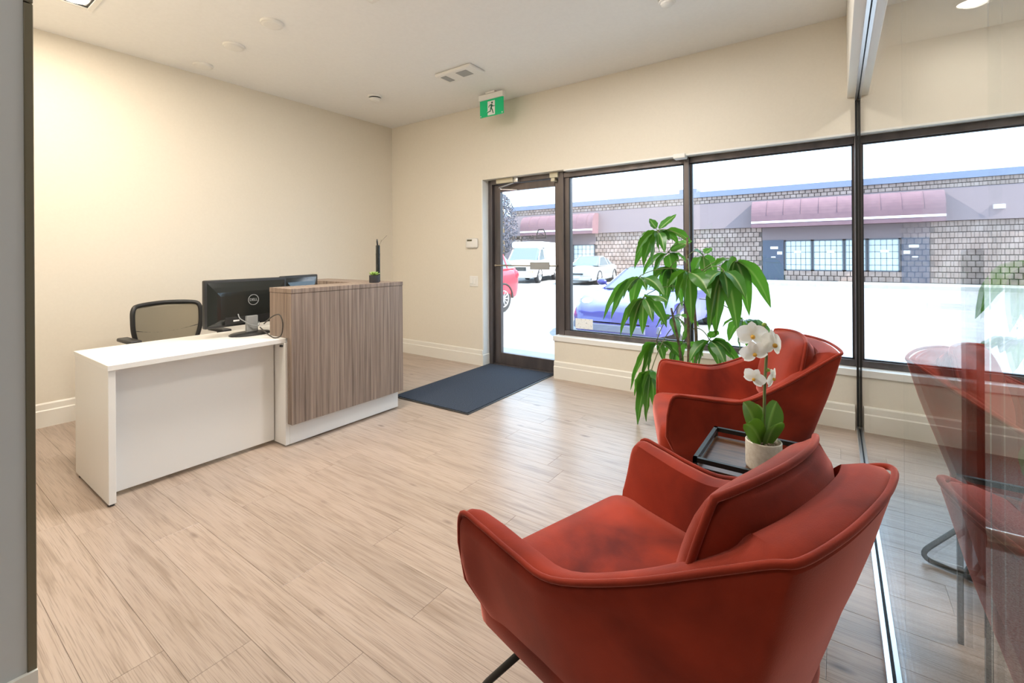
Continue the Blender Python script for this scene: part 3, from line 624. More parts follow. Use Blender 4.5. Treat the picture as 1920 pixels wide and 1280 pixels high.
def make_chair(loc, rz, label):
    t = thing('armchair', label, 'armchair', loc, rz, 'rust red velvet armchairs')
    left = [tuple(Vector(q) for q in s[:3]) + (s[3],) for s in ST]
    mir = lambda v: Vector((-v.x, v.y, v.z))
    full = left + [(mir(a), mir(m_), mir(c), d) for a, m_, c, d in left[-2::-1]]
    tops = curve([s[0] for s in full], 5); mids = curve([s[1] for s in full], 5); bots = curve([s[2] for s in full], 5)
    th = [v.x for v in curve([(s[3], 0, 0) for s in full], 5)]
    inl = curve([(x, y, 0) for x, y in INN] + [(-x, y, 0) for x, y in INN[-2::-1]], 5)
    n = len(tops); rows = []
    for i in range(n):
        inn = inl[i]
        T, Mi, B = tops[i], mids[i], bots[i]; w = th[i]; up = Vector((0, 0, 1))
        it = T + inn * w
        r = [B.lerp(Mi, q / 4) + (Vector((B.x, B.y, 0)).normalized() * .004 * math.sin(PI * q / 4)) for q in range(4)]
        r += [Mi.lerp(T, q / 4) + (-inn) * .006 * math.sin(PI * q / 4) for q in range(4)]
        r += [T - up * .012, T + inn * w * .15 + up * .002, T + inn * w * .5 + up * .006, it - up * .004, it + inn * .006 - up * .03]
        ib = Vector((Mi.x, Mi.y, 0)) + inn * (w + .012)
        zf = min(.36, T.z - .1)
        r += [it.lerp(Vector((ib.x, ib.y, zf)), .5) + inn * .008 + Vector((0, 0, 0)), Vector((ib.x, ib.y, zf)), B + inn * w * .9 + up * .05]
        rows.append(r)
    b = nb(); V = grid(b, rows, True)
    b.faces.new(V[0]); b.faces.new(V[-1])
    obj('shell', b, M['velvet'], t, .9)
    # piping: up the front edge, along the top, down the other front edge
    pp = [mids[0].lerp(bots[0], .9), mids[0].lerp(bots[0], .4), mids[0]] + [x + Vector((0, 0, .004)) for x in tops] + [mids[-1], mids[-1].lerp(bots[-1], .4), mids[-1].lerp(bots[-1], .9)]
    b = nb(); tube(b, pp, .0065, 8); obj('piping', b, M['velvet'], t, True)
    # underside
    b = nb(); vs = [b.verts.new(p + Vector((0, 0, .012))) for p in bots]; b.faces.new(vs); obj('underside', b, M['black'], t)
    # seat cushion
    def pad(nm, prof, m, z0, z1, rnd, crown):
        b = nb(); ol = fillet([Vector((x, y, 0)) for x, y in prof + prof[:2]], rnd, 5)[1:-1]; ol = ol[:len(ol)]
        c = Vector((0, sum(p.y for p in ol) / len(ol), 0)); rows = []
        for k, z in ((.93, z0), (.985, z0 + (z1 - z0) * .12), (1, z0 + (z1 - z0) * .4), (1, z0 + (z1 - z0) * .7), (.975, z0 + (z1 - z0) * .92), (.93, z1), (.7, z1 + crown * .6), (.35, z1 + crown), (.02, z1 + crown * 1.1)):
            rows.append([c + (p - c) * k + Vector((0, 0, z)) for p in ol])
        V = grid(b, rows, True); b.faces.new(V[0]); b.faces.new(V[-1]); return obj(nm, b, m, t, True), [c + (p - c) * .985 for p in ol]
    prof = [(-.300, .405), (.300, .405), (.285, .10), (.215, -.26), (-.215, -.26), (-.285, .10)]
    cu, ol = pad('seat_cushion', prof, M['velvet'], .255, .425, .06, .018)
    # back pillow: leaning lumbar cushion with piped rim
    b = nb(); W_, H_, D_ = .25, .208, .072; rows = []; nx, nz = 18, 12
    Mp = Matrix.Translation((0, -.228, .640)) @ Matrix.Rotation(math.radians(14), 4, 'X')
    def pil(i, j, s):
        x = 2 * i / nx - 1; z = 2 * j / nz - 1
        th_ = D_ * ((1 - abs(x) ** 3.0) * (1 - abs(z) ** 3.0)) ** .45
        return Mp @ Vector((x * W_ * math.sqrt(1 - .24 * z * z), s * th_ + .035 * x * x, z * H_ * math.sqrt(1 - .24 * x * x)))
    for s in (-1, 1): grid(b, [[pil(i, j, s) for i in range(nx + 1)] for j in range(nz + 1)])
    bmesh.ops.remove_doubles(b, verts=b.verts[:], dist=.0005)
    pl = obj('back_pillow', b, M['velvet'], t, True)
    rim = [pil(i, 0, 0) for i in range(nx + 1)] + [pil(nx, j, 0) for j in range(1, nz + 1)] + [pil(i, nz, 0) for i in range(nx - 1, -1, -1)] + [pil(0, j, 0) for j in range(nz - 1, 0, -1)]
    b = nb(); tube(b, rim, .0075, 8, True); obj('pillow_piping', b, M['velvet'], pl, True)
    # sled base
    for s in (-1, 1):
        b = nb(); tube(b, fillet([(s * .20, .24, .27), (s * .265, .44, .012), (s * .265, -.34, .012), (s * .15, -.15, .25)], .06, 6), .0095, 10); obj('leg', b, M['blackm'], t, True)
    b = nb(); tube(b, [(-.265, -.20, .012), (.265, -.20, .012)], .009, 8); obj('stretcher', b, M['blackm'], t, True)
    return t
make_chair((-.332, 1.109, 0), math.radians(162.5 - 90), 'rust red velvet armchair nearest the camera')
make_chair((-.413, 2.582, 0), math.radians(201.3 - 90), 'rust red velvet armchair by the window behind the small table')
# side table with tray top
t = thing('side_table', 'small black framed side table with a wooden tray top', 'side table', (-.23, 1.835, 0))
hw, hd, zt = .18, .175, .50
b = nb()
for (x0, x1, y0, y1) in ((-hw, hw, -hd, -hd + .014), (-hw, hw, hd - .014, hd), (-hw, -hw + .014, -hd, hd), (hw - .014, hw, -hd, hd)): bx(b, x0, x1, y0, y1, zt + .018, zt + .034); bx(b, x0, x1, y0, y1, zt - .022, zt - .008)
obj('tray_frame', b, M['blackm'], t)
obj('tabletop', bx(nb(), -hw + .01, hw - .01, -hd + .01, hd - .01, zt - .012, zt), M['tabletop'], t)
for sx in (-1, 1):
    for sy in (-1, 1): obj('leg', bx(nb(), sx * hw - (.014 if sx > 0 else 0), sx * hw + (0 if sx > 0 else .014), sy * hd - (.014 if sy > 0 else 0), sy * hd + (0 if sy > 0 else .014), 0, zt + .034), M['blackm'], t)
# orchid
def leaf_mesh(p0, ctrl, p1, w, side, fold=.25, wave=0, n=9, prof=None):
    """a folded blade along a quadratic curve; 'rib' attribute is 1 on the midrib"""
    rows = []; rib = []
    for i in range(n + 1):
        q = i / n; p = p0 * (1 - q) ** 2 + ctrl * 2 * q * (1 - q) + p1 * q * q
        tg = ((ctrl - p0) * (1 - q) + (p1 - ctrl) * q).normalized()
        s = (side - tg * side.dot(tg)).normalized(); nn = s.cross(tg)
        ww = w * (prof(q) if prof else (math.sin(PI * min(1, q * .96 + .04) ** .8) ** .8)) * .5
        if i == n: ww = .0008
        wv = wave * w * math.sin(q * 19 + w * 300)
        r = []
        for k in (-1, -.55, -.09, 0, .09, .55, 1): r.append(p + s * ww * k + nn * (abs(k) * ww * fold + (wv if abs(k) == 1 else 0))); rib.append(1 - abs(k))
        rows.append(r)
    b = nb(); grid(b, rows); return b, rib
def leaf(nm, parent, args, m, **kw):
    b, rib = leaf_mesh(*args, **kw); me = bpy.data.meshes.new(nm); b.to_mesh(me); b.free()
    at = me.attributes.new('rib', 'FLOAT', 'POINT'); at.data.foreach_set('value', rib)
    for p in me.polygons: p.use_smooth = True
    o = bpy.data.objects.new(nm, me); C.objects.link(o); me.materials.append(m); o.parent = parent; return o
oc = Vector((-.207, 1.79, .50))
t = thing('orchid', 'white orchid in a pale stoneware pot on the side table', 'potted plant', oc)
b = nb(); lathe(b, [(0, 0), (.05, 0), (.054, .004), (.0565, .012), (.0565, .094), (.054, .097), (.051, .094), (.051, .078), (0, .078)], 40, cap=False); obj('pot', b, M['pot'], t, .5)
for k in range(46):
    a = R.uniform(0, 2 * PI); r_ = .046 * math.sqrt(R.random()); s = R.uniform(.005, .009)
    b = nb(); bmesh.ops.create_icosphere(b, subdivisions=1, radius=s, matrix=Matrix.Translation((r_ * math.cos(a), r_ * math.sin(a), .081 + R.uniform(0, .006))) @ Matrix.Diagonal((1, .8, .65, 1))); obj('pebble', b, M['stone'], t, True)
rt = Vector((math.cos(YAW), math.sin(YAW), 0)); fw = Vector((-math.sin(YAW), math.cos(YAW), 0)); up = Vector((0, 0, 1))
op = lambda q: max(.02, math.sin(PI * min(1, .08 + .92 * q)) ** .55)
for (dx, dz, dd, w) in ((-.088, .165 - .08, -.03, .075), (-.050, .215 - .08, .03, .085), (.062, .220 - .08, .02, .095), (.036, .175 - .08, -.04, .075), (.01, .195 - .08, .07, .07)):
    p0 = up * .08 + rt * dx * .12 + fw * dd * .2; p1 = rt * dx + fw * dd * 1.3 + up * (.08 + dz); c = p0.lerp(p1, .45) + up * .05
    leaf('leaf', t, (p0, c, p1, w, (fw.cross(up) if abs(dd) > .02 else fw.cross(up)) * 1.0 + fw * .3), M['orchleaf'], fold=.22, n=10, prof=op)
stm = curve([(0, 0, .08), tuple(rt * .003 + up * .2), tuple(rt * .006 + up * .30), tuple(rt * .012 + up * .405), tuple(rt * .0 + up * .425), tuple(rt * -.02 + up * .43)], 6)
b = nb(); tube(b, stm, [.0048 if i < 20 else .003 for i in range(len(stm))], 8); obj('stem', b, M['stemg'], t, True)
def flower(c, size, face, rot, droop=0):
    face = face.normalized(); s = face.cross(up).normalized(); u2 = s.cross(face)
    fl = None
    for k, (ang, ln, w) in enumerate(((90, 1.0, .75), (210, 1.0, .7), (330, 1.0, .7), (18, 1.1, 1.2), (162, 1.1, 1.2))):
        a = math.radians(ang + rot); d = s * math.cos(a) + u2 * math.sin(a); p1 = c + d * size * ln - face * size * .15; cc = c + d * size * .5 + face * size * .12
        o = leaf('petal', t, (c, cc, p1, size * w, face.cross(d)), M['petal'], fold=.08, n=7, prof=op)
    b = nb(); bmesh.ops.create_icosphere(b, subdivisions=2, radius=size * .16, matrix=Matrix.Translation(c + face * size * .12 - u2 * size * .1)); obj('flower_centre', b, M['yellow'], t, True)
    b = nb(); tube(b, [c - face * size * .1, Vector((0, 0, 0)) + rt * .006 + up * min(.41, max(.25, c.z - .01))], .0018, 6); obj('flower_stalk', b, M['stemg'], t)
def oc_px(u, v, dep=0): # offset from the pot in the picture plane of the photo, metres
    return rt * ((u - 1426) / F * 1.60) + up * ((888 - v) / F * 1.60 ) + fw * dep
vw = -fw
flower(oc_px(1404, 642, -.01), .048, vw + rt * -.3 + up * .1, 0); flower(oc_px(1436, 656, -.03), .050, vw + rt * .5 + up * .15, 12); flower(oc_px(1402, 672, -.03), .044, vw + rt * -.2 - up * .3, -20)
flower(oc_px(1409, 722, 0), .036, vw * .7 + rt * -.7 - up * .2, 25); flower(oc_px(1444, 722, 0), .036, vw * .7 + rt * .6 - up * .1, -25)
for (u, v) in ((1429, 623), (1434, 707)):
    b = nb(); bmesh.ops.create_icosphere(b, subdivisions=2, radius=.0085, matrix=Matrix.Translation(oc_px(u, v)) @ Matrix.Diagonal((1, 1, .85, 1))); obj('bud', b, M['bud'], t, True)
    b = nb(); tube(b, [oc_px(u, v), rt * .008 + up * min(.42, oc_px(u, v).z - .02)], .0016, 6); obj('bud_stalk', b, M['stemg'], t)

# ------------------------------------------------------------------ large umbrella plant by the window
YP = 3.42; base = at_y(1290, 640, YP); bxp, byp = base.x, base.y
t = thing('umbrella_plant', 'tall potted umbrella plant with drooping green leaves by the window', 'potted plant', (bxp, byp, 0))
O = Vector((bxp, byp, 0))
b = nb(); lathe(b, [(0, 0), (.12, 0), (.125, .01), (.15, .26), (.155, .28), (.14, .28), (.138, .25), (0, .25)], 36, cap=False); obj('pot', b, M['potd'], t, .5)
b = nb(); lathe(b, [(0, .255), (.137, .252)], 30, cap=False); obj('soil', b, M['soil'], t)
trunks = [[(0, 0, .25), (.005, 0, .6), (-.005, .01, 1.0), (.0, .0, 1.36)], [(.03, .02, .25), (.05, .03, .6), (.04, .02, .95), (.10, .0, 1.13)], [(-.03, -.02, .25), (-.05, -.03, .55), (-.10, -.06, .85)]]
for tr in trunks:
    c = curve(tr, 6); b = nb(); tube(b, c, [.013 - .006 * i / len(c) for i in range(len(c))], 8); obj('trunk', b, M['bark'], t, True)
def hub(u, v, dy, root, tips, w=.052, extra=1):
    w *= 1.55
    """a leaf whorl: hub seen at pixel (u,v), dy metres nearer/farther than the trunk"""
    h = at_y(u, v, YP + dy) - O; rt_ = Vector(root)
    mid = rt_.lerp(h, .55) + up * .07
    b = nb(); tube(b, [rt_ * (1 - q) ** 2 + mid * 2 * q * (1 - q) + h * q * q for q in [i / 8 for i in range(9)]], .0032, 6); obj('petiole', b, M['stemg'], t, True)
    tips = [(a, c, R.uniform(-.14, .14)) for a, c in tips]
    for k in range(extra):
        a = R.uniform(0, 2 * PI); tips.append((u + 48 * math.cos(a), v + 45 + 30 * math.sin(a) * R.random(), R.uniform(-.16, .16)))
    for (a, c, dd) in tips:
        p1 = at_y(a, c, YP + dy + dd) - O; ln = (p1 - h).length
        out = Vector((p1.x - h.x, p1.y - h.y, 0)); st = h + (p1 - h).normalized() * .02
        ctrl = h.lerp(p1, .45) + up * ln * (.22 if p1.z < h.z else .10) + out * .15
        ax = (p1 - h).cross(up) + Vector((R.uniform(-.05, .05), R.uniform(-.05, .05), 0))
        if ax.length < .03: ax = Vector((1, .3, 0))
        # blades hang with their faces turned partly to the room
        ax = ax.normalized() * .6 + rt * (.75 if R.random() < .8 else -.2)
        leaf('leaf', t, (st, ctrl, p1, w * R.uniform(.85, 1.15) * min(1.1, .55 + ln * 2.2), ax), M['leaf'], fold=.3, wave=.05, n=10)
        b = nb(); tube(b, [h, st, st.lerp(ctrl, .12)], .0022, 5); obj('leaf_stalk', b, M['stemg'], t)
hub(1233, 432, -.02, (0, 0, 1.33), [(1268, 402), (1217, 410), (1201, 444), (1190, 504), (1206, 500), (1223, 500), (1236, 472), (1246, 474), (1272, 458), (1296, 455), (1192, 480)])
hub(1253, 472, .10, (0, 0, 1.30), [(1298, 452), (1272, 492), (1290, 498), (1225, 520), (1262, 530)])
hub(1200, 517, -.08, (0, 0, 1.12), [(1131, 599), (1146, 598), (1168, 560), (1185, 582), (1212, 545), (1178, 548)])
hub(1207, 556, -.15, (-.02, 0, 1.0), [(1163, 628), (1183, 634), (1205, 627), (1224, 604), (1253, 566), (1192, 604), (1176, 600)])
hub(1258, 500, .05, (0, 0, 1.18), [(1217, 540), (1237, 556), (1248, 580), (1262, 548), (1279, 575), (1228, 528), (1290, 540)])
hub(1292, 508, -.18, (0, 0, 1.2), [(1297, 608), (1268, 566), (1322, 540), (1284, 570), (1252, 540)], .06)
hub(1379, 486, -.06, (.10, 0, 1.12), [(1445, 577), (1405, 592), (1357, 535), (1372, 520), (1392, 540), (1340, 500)], .058)
hub(1356, 505, -.2, (.10, 0, 1.1), [(1342, 630), (1330, 622), (1383, 622), (1398, 560), (1320, 548), (1365, 560)], .066)
hub(1318, 478, .08, (.0, 0, 1.22), [(1302, 470), (1324, 500), (1342, 520), (1300, 520), (1335, 465)])
hub(1392, 598, .0, (.08, 0, .92), [(1420, 624), (1450, 640), (1366, 640), (1355, 612), (1400, 650), (1378, 600)])
hub(1330, 636, -.05, (.03, 0, .70), [(1292, 680), (1310, 690), (1350, 690), (1370, 672), (1390, 690), (1345, 620)], .05, 3)
hub(1231, 640, -.12, (-.10, -.06, .80), [(1182, 731), (1204, 717), (1216, 700), (1245, 680), (1262, 660), (1282, 678), (1208, 668)])
hub(1222, 692, -.22, (-.10, -.06, .70), [(1195, 798), (1212, 790), (1205, 745), (1226, 765), (1190, 742), (1236, 742), (1243, 720)], .06)
hub(1280, 640, .12, (0, 0, .75), [(1240, 672), (1262, 690), (1300, 690), (1318, 668), (1290, 600)], .05, 3)
hub(1262, 590, .14, (0, 0, .9), [(1240, 610), (1272, 640), (1290, 632), (1310, 612)], .05)

# ================================================================== outdoors
ZL = -.30
b = nb(); bx(b, -30, 20, YW + .25, 6.1, -.6, -.10)
struct('sidewalk', b, M['concrete'], 'pale concrete sidewalk outside the entrance', 'sidewalk')
b = nb(); bx(b, -60, 50, 6.1, 60, -.6, ZL)
struct('parking_lot', b, M['asphalt'], 'sunlit pale parking lot', 'parking lot')
b = nb(); bx(b, -26, 30, 25.2, 27, ZL - .1, -.12, .03)
struct('kerb', b, M['concrete'], 'concrete walk along the building opposite', 'kerb')
# own building above the windows, outside face
b = nb(); bx(b, -12, 12, YW + .25, YW + .4, CH, 3.9)
struct('parapet', b, M['mortar'], 'parapet of the own building above the windows', 'parapet')
b = nb(); bx(b, -12, 12, -9, YW + .25, CH + .102, CH + .3)
struct('roof', b, M['mortar'], 'flat roof over the reception room', 'roof')
# building opposite
YO = 27.0
bd = thing('building', 'long low brick commercial building across the parking lot', 'building', (0, YO, -.12))
def B(nm, x0, x1, y0, y1, z0, z1, m, parent=bd, bev=0):
    b = nb(); bx(b, x0, x1, y0, y1, z0, z1, bev); o = obj(nm, b, m, parent)
    if parent is bd: o.matrix_parent_inverse = Matrix.Translation((0, -YO, .12))
    return o
X0, X1 = -19.2, 26.0
B('wall', X0, X1, YO + .06, YO + 9, -.12, 4.4, M['mortar'])
B('coping', X0 - .1, X1, YO - .12, YO + .4, 4.38, 4.68, M['coping'])
def sloped(nm, x0, x1, z0, z1):
    b = nb(); prism(b, [(YO + .07, z0), (YO - .14, z0), (YO - .02, z1), (YO + .07, z1)], x1 - x0, Matrix(((0, 0, 1, x0), (1, 0, 0, 0), (0, 1, 0, 0), (0, 0, 0, 1))))
    o = obj(nm, b, M['panel'], bd); o.matrix_parent_inverse = Matrix.Translation((0, -YO, .12))
sloped('fascia_panel', X0, X1, 2.60, 4.02)
BW, BH = .255, .245
holes = [(-3.12, -2.17, -.2, 2.0), (-2.17, 2.4, .33, 2.56), (-3.12, 2.4, 1.9, 2.56), (-18.2, -12.5, -.2, 2.56)]
vs, fs = [], []
def brick(x0, x1, z0, z1, d):
    k = len(vs); y0 = YO - d; y1 = YO + .06
    for x, z in ((x0, z0), (x1, z0), (x1, z1), (x0, z1)): vs.append((x, y1, z))
    for x, z in ((x0 + .008, z0 + .008), (x1 - .008, z0 + .008), (x1 - .008, z1 - .008), (x0 + .008, z1 - .008)): vs.append((x, y0, z))
    fs.append((k + 4, k + 5, k + 6, k + 7))
    for i in range(4): j = (i + 1) % 4; fs.append((k + i, k + j, k + 4 + j, k + 4 + i))
for zb, zt in ((-.12, 2.60), (4.02, 4.39)):
    nr = max(1, round((zt - zb) / BH)); hh = (zt - zb) / nr
    for r in range(nr):
        x = X0 + (BW / 2 if r % 2 else 0)
        while x < X1:
            z = zb + r * hh; xc = x + BW / 2; zc = z + hh / 2
            if not any(h[0] - .05 < xc < h[1] + .05 and h[2] < zc < h[3] for h in holes): brick(x + .010, x + BW - .010, z + .010, z + hh - .010, R.uniform(.0, .025))
            x += BW
me = bpy.data.meshes.new('brick'); me.from_pydata(vs, [], fs); me.materials.append(M['brick'])
o = bpy.data.objects.new('brick', me); C.objects.link(o); o.parent = bd; o.matrix_parent_inverse = Matrix.Translation((0, -YO, .12)); tag(o, kind='stuff')
def awning(x0, x1, z0, z1, d=1.0):
    n = 10; prof = [(YO - .05, z1)]
    for k in range(n + 1):
        a = PI / 2 * k / n; prof.append((YO - d * .35 - d * .65 * math.sin(a) ** .9, z0 + .35 + (z1 - z0 - .35) * math.cos(a) ** .8 if k < n else z0 + .35))
    prof += [(YO - d, z0), (YO - d + .03, z0), (YO - .05, z0 + .02)]
    b = nb(); prism(b, prof, x1 - x0, Matrix(((0, 0, 1, x0), (1, 0, 0, 0), (0, 1, 0, 0), (0, 0, 0, 1))))
    a = obj('awning', b, M['awn'], bd); a.matrix_parent_inverse = Matrix.Translation((0, -YO, .12))
    o = B('awning_stripe', x0, x1, YO - d - .012, YO - d + .01, z0 + .20, z0 + .30, M['stripe'], a)
    k = x0 + .7
    while k < x1 - .3:
        b = nb(); tube(b, [(k, y_ - .004, z_ + .004) for y_, z_ in prof[1:n + 1]], .014, 5); obj('awning_seam', b, M['awn'], a); k += .72
awning(-3.5, 3.0, 2.55, 3.92); awning(-17.7, -12.3, 2.55, 3.86)
B('lintel_panel', -3.12, 2.4, YO + .0, YO + .06, 1.9, 2.56, M['panel']); B('lintel_panel', -18.2, -12.5, YO + .0, YO + .06, 1.9, 2.56, M['panel'])
def shopwin(x0, x1, z0, z1, nv=4, nh=5):
    f = nb(); e = .06
    for (a, c, d, g) in ((x0, x1, z0, z0 + e), (x0, x1, z1 - e, z1), (x0, x0 + e, z0, z1), (x1 - e, x1, z0, z1)): bx(f, a, c, YO - .02, YO + .06, d, g)
    w = obj('window', f, M['sframe'], bd); w.matrix_parent_inverse = Matrix.Translation((0, -YO, .12))
    B('pane', x0 + e, x1 - e, YO + .03, YO + .05, z0 + e, z1 - e, M['blind'], w)
    g = nb()
    for i in range(1, nv + 1): xx = lerp(x0 + e, x1 - e, i / (nv + 1)); bx(g, xx - .008, xx + .008, YO + .01, YO + .028, z0 + e, z1 - e)
    for i in range(1, nh): zz = lerp(z0, z1, i / nh); bx(g, x0 + e, x1 - e, YO + .01, YO + .028, zz - .008, zz + .008)
    obj('grille', g, M['sframe'], w)
for x0, x1 in ((-2.12, -.95), (-.93, .32), (.34, 1.1), (1.3, 2.35)): shopwin(x0, x1, .36, 1.90)
for x0, x1 in ((-14.15, -12.6), (-15.8, -14.2), (-17.4, -15.85)): shopwin(x0, x1, .36, 1.90)
dr = B('shop_door', -3.1, -2.16, YO - .02, YO + .06, -.12, 1.92, M['sdoor'])
b = nb()
for z in (.75, .95): bx(b, -3.0, -2.3, YO - .035, YO - .02, z, z + .03)
obj('door_bar', b, M['sframe'], dr)
for (x, z, w, h) in ((-2.75, 1.46, .34, .13), (-2.45, 1.18, .22, .15), (-2.72, 1.02, .20, .06)): o = B('notice', x, x + w, YO - .03, YO - .021, z, z + h, M['plate'], dr)
for x in (-1.72, -.35): B('notice', x, x + .3, YO - .005, YO + .0, 1.25, 1.37, M['plate'])
B('wall_lamp', 5.3, 5.65, YO - .22, YO - .1, 3.02, 3.2, M['whitep'])
B('roof_unit', -7.6, -6.6, YO + 1.0, YO + 2, 4.4, 5.05, M['coping']); B('roof_unit', -6.4, -4.6, YO + 1.2, YO + 2.4, 4.4, 5.1, M['whitecar'])
B('neighbour_wing', -23.5, X0 - .15, YO + 1.5, YO + 8, -.12, 4.2, M['panel'])
# tree
tp = Vector((-17.45, 23.6, ZL))
t = thing('tree', 'leafy tree at the left end of the building opposite', 'tree', tp)
b = nb(); tube(b, [(0, 0, 0), (.05, 0, 1.5), (0, .1, 3.2), (.1, 0, 4.6)], [.16, .13, .09, .03], 8); obj('trunk', b, M['bark'], t, True)
vs, fs = [], []
for k in range(2600):
    z = 1.6 + 3.8 * R.random(); rr = 1.05 * math.sin(PI * min(1, (z - 1.3) / 4.3)) ** .8 * R.random() ** .4; a = R.uniform(0, 2 * PI)
    c = Vector((rr * math.cos(a), rr * math.sin(a), z)); d = Vector((R.gauss(0, 1), R.gauss(0, 1), R.gauss(0, 1))).normalized(); e = d.orthogonal().normalized(); s = R.uniform(.05, .10)
    i = len(vs); vs += [c - d * s, c + e * s * .5, c + d * s, c - e * s * .5]; fs.append((i, i + 1, i + 2, i + 3))
me = bpy.data.meshes.new('foliage'); me.from_pydata(vs, [], fs); me.materials.append(M['tleaf']); o = bpy.data.objects.new('foliage', me); C.objects.link(o); o.parent = t; tag(o, kind='stuff')
# ------------------------------------------------------------------ vehicles: nose at local y=0 facing -y, length along +y
def section(w, zl, zb, hood, fender):
    return [(0, zl), (.80 * w, zl), (.95 * w, zl + .05), (w, zl + .22), (w, zb - .16), (.95 * w, zb - .05), (.84 * w, zb + fender), (.62 * w, zb + fender * .45), (.45 * w, zb + hood * .8), (0, zb + hood)]
def car(name, label, loc, rz, paint, body, cabin, wheels, wr, lights, tail, L, glass='carglass', roof=None, group='parked vehicles outside'):
    t = thing(name, label, 'car', loc, rz, group)
    rows = []
    for (y, w, zl, zb, hood, fen) in body:
        h = section(w, zl, zb, hood, fen); rows.append([Vector((x, y, z)) for x, z in h] + [Vector((-x, y, z)) for x, z in h[-2:0:-1]])
    dense = [curve([r[k] for r in rows], 4) for k in range(len(rows[0]))]
    b = nb(); V = grid(b, [list(q) for q in zip(*dense)], True); b.faces.new(V[0]); b.faces.new(V[-1]); obj('body', b, M[paint], t, .7)
    # cabin: (y, half width at belt, belt z, half width at roof, roof z)
    cr = [[Vector((-wb, y, zb)), Vector((-wt * 1.02, y, lerp(zb, zt, .85))), Vector((-wt * .85, y, zt)), Vector((wt * .85, y, zt)), Vector((wt * 1.02, y, lerp(zb, zt, .85))), Vector((wb, y, zb))] for (y, wb, zb, wt, zt) in cabin]
    b = nb(); V = grid(b, cr); b.faces.new(V[0]); b.faces.new(V[-1]); obj('windows', b, M[glass], t)
    b = nb(); rf = [c for c in cr if True]; e = Vector((0, 0, .006))
    k0 = 1; rr = [[r[1] + e, r[2] + e, r[3] + e, r[4] + e] for r in rf[k0:-1]]
    grid(b, rr)
    obj('roof', b, M[roof or paint], t, True)
    b = nb()
    for s in (0, 1):
        i0, i1 = (0, 1) if s == 0 else (5, 4)
        for c0, c1 in zip(cr, cr[1:]): tube(b, [c0[i0], c1[i0]], .02, 5)
        for q in (1, len(cr) - 2, len(cr) // 2): tube(b, [cr[q][i0] if q not in (1,) else cr[0][i0], cr[q][i1]], .028, 5)
    obj('pillars', b, M[paint], t)
    for (wx, wy) in wheels:
        for s in (-1, 1):
            Mr = Matrix.Rotation(PI / 2, 4, 'Y').to_3x3(); b = nb()
            lathe(b, [(wr * .62, -.11), (wr * .96, -.105), (wr, -.07), (wr, .07), (wr * .96, .105), (wr * .62, .11)], 28, (s * (wx - .09), wy, wr), Mr); wh = obj('wheel', b, M['tyre'], t, .6)
            b = nb(); cx = s * (wx + .022)
            tube(b, [(cx, wy + wr * .6 * math.cos(a), wr + wr * .6 * math.sin(a)) for a in [i * PI / 12 for i in range(24)]], .018, 6, True)
            for k in range(10): a = k * PI / 5; tube(b, [(cx, wy, wr), (cx, wy + wr * .6 * math.cos(a), wr + wr * .6 * math.sin(a))], .016, 5)
            obj('rim', b, M['rim'], wh, .6)
            b = nb(); cx2 = s * (wx + .028); n_ = 14
            ar = [(cx2, wy + wr * 1.13 * math.cos(a), wr + wr * 1.13 * math.sin(a)) for a in [PI * i / n_ for i in range(n_ + 1)]]
            tube(b, ar, .03, 6); obj('wheel_arch', b, M['tyre'], t)
    for (m, x, y, z, sx, sy, sz) in lights:
        for s in ((-1, 1) if x else (1,)):
            b = nb(); bmesh.ops.create_uvsphere(b, u_segments=16, v_segments=10, radius=1, matrix=Matrix.Translation((s * x, y, z)) @ Matrix.Diagonal((sx, sy, sz, 1))); obj(tail if m == 'redlens' else 'headlight', b, M[m], t, True)
    return t
def dark_bits(t, bits, nm='grille', m='black'):
    for (x0, x1, y0, y1, z0, z1) in bits: obj(nm, bx(nb(), x0, x1, y0, y1, z0, z1, .01), M[m], t)
# blue sports car
t = car('sports_car', 'low blue sports car parked just outside the window', (-3.1, 7.35, ZL), 0, 'bluepaint',
    [(0, .62, .16, .52, .03, .0), (.10, .80, .14, .60, .05, .03), (.40, .90, .14, .68, .05, .09), (.9, .92, .15, .74, .06, .09), (1.35, .90, .15, .84, .05, .03), (2.4, .88, .15, .88, .0, .0), (3.5, .95, .16, .90, .02, .03), (4.1, .90, .2, .86, .02, .0), (4.4, .72, .3, .72, .02, .0)],
    [(1.25, .70, .86, .62, .88), (2.05, .76, .88, .55, 1.27), (2.7, .76, .90, .54, 1.29), (3.5, .72, .92, .5, 1.08), (4.0, .62, .90, .45, .92)],
    [(.90, .85), (.93, 3.35)], .33, [('lens', .64, .33, .63, .13, .16, .12)], 'tail_light', 4.4)
dark_bits(t, [(-.55, .55, -.02, .06, .22, .34), (-.78, -.58, .05, .15, .24, .36), (.58, .78, .05, .15, .24, .36)], 'air_intake', 'coping')
for s in (-1, 1):
    b = nb(); bmesh.ops.create_uvsphere(b, u_segments=12, v_segments=8, radius=1, matrix=Matrix.Translation((s * .93, 1.62, .97)) @ Matrix.Diagonal((.11, .06, .07, 1))); tube(b, [(s * .80, 1.66, .9), (s * .9, 1.64, .95)], .02, 5); obj('mirror', b, M['bluepaint'], t, True)
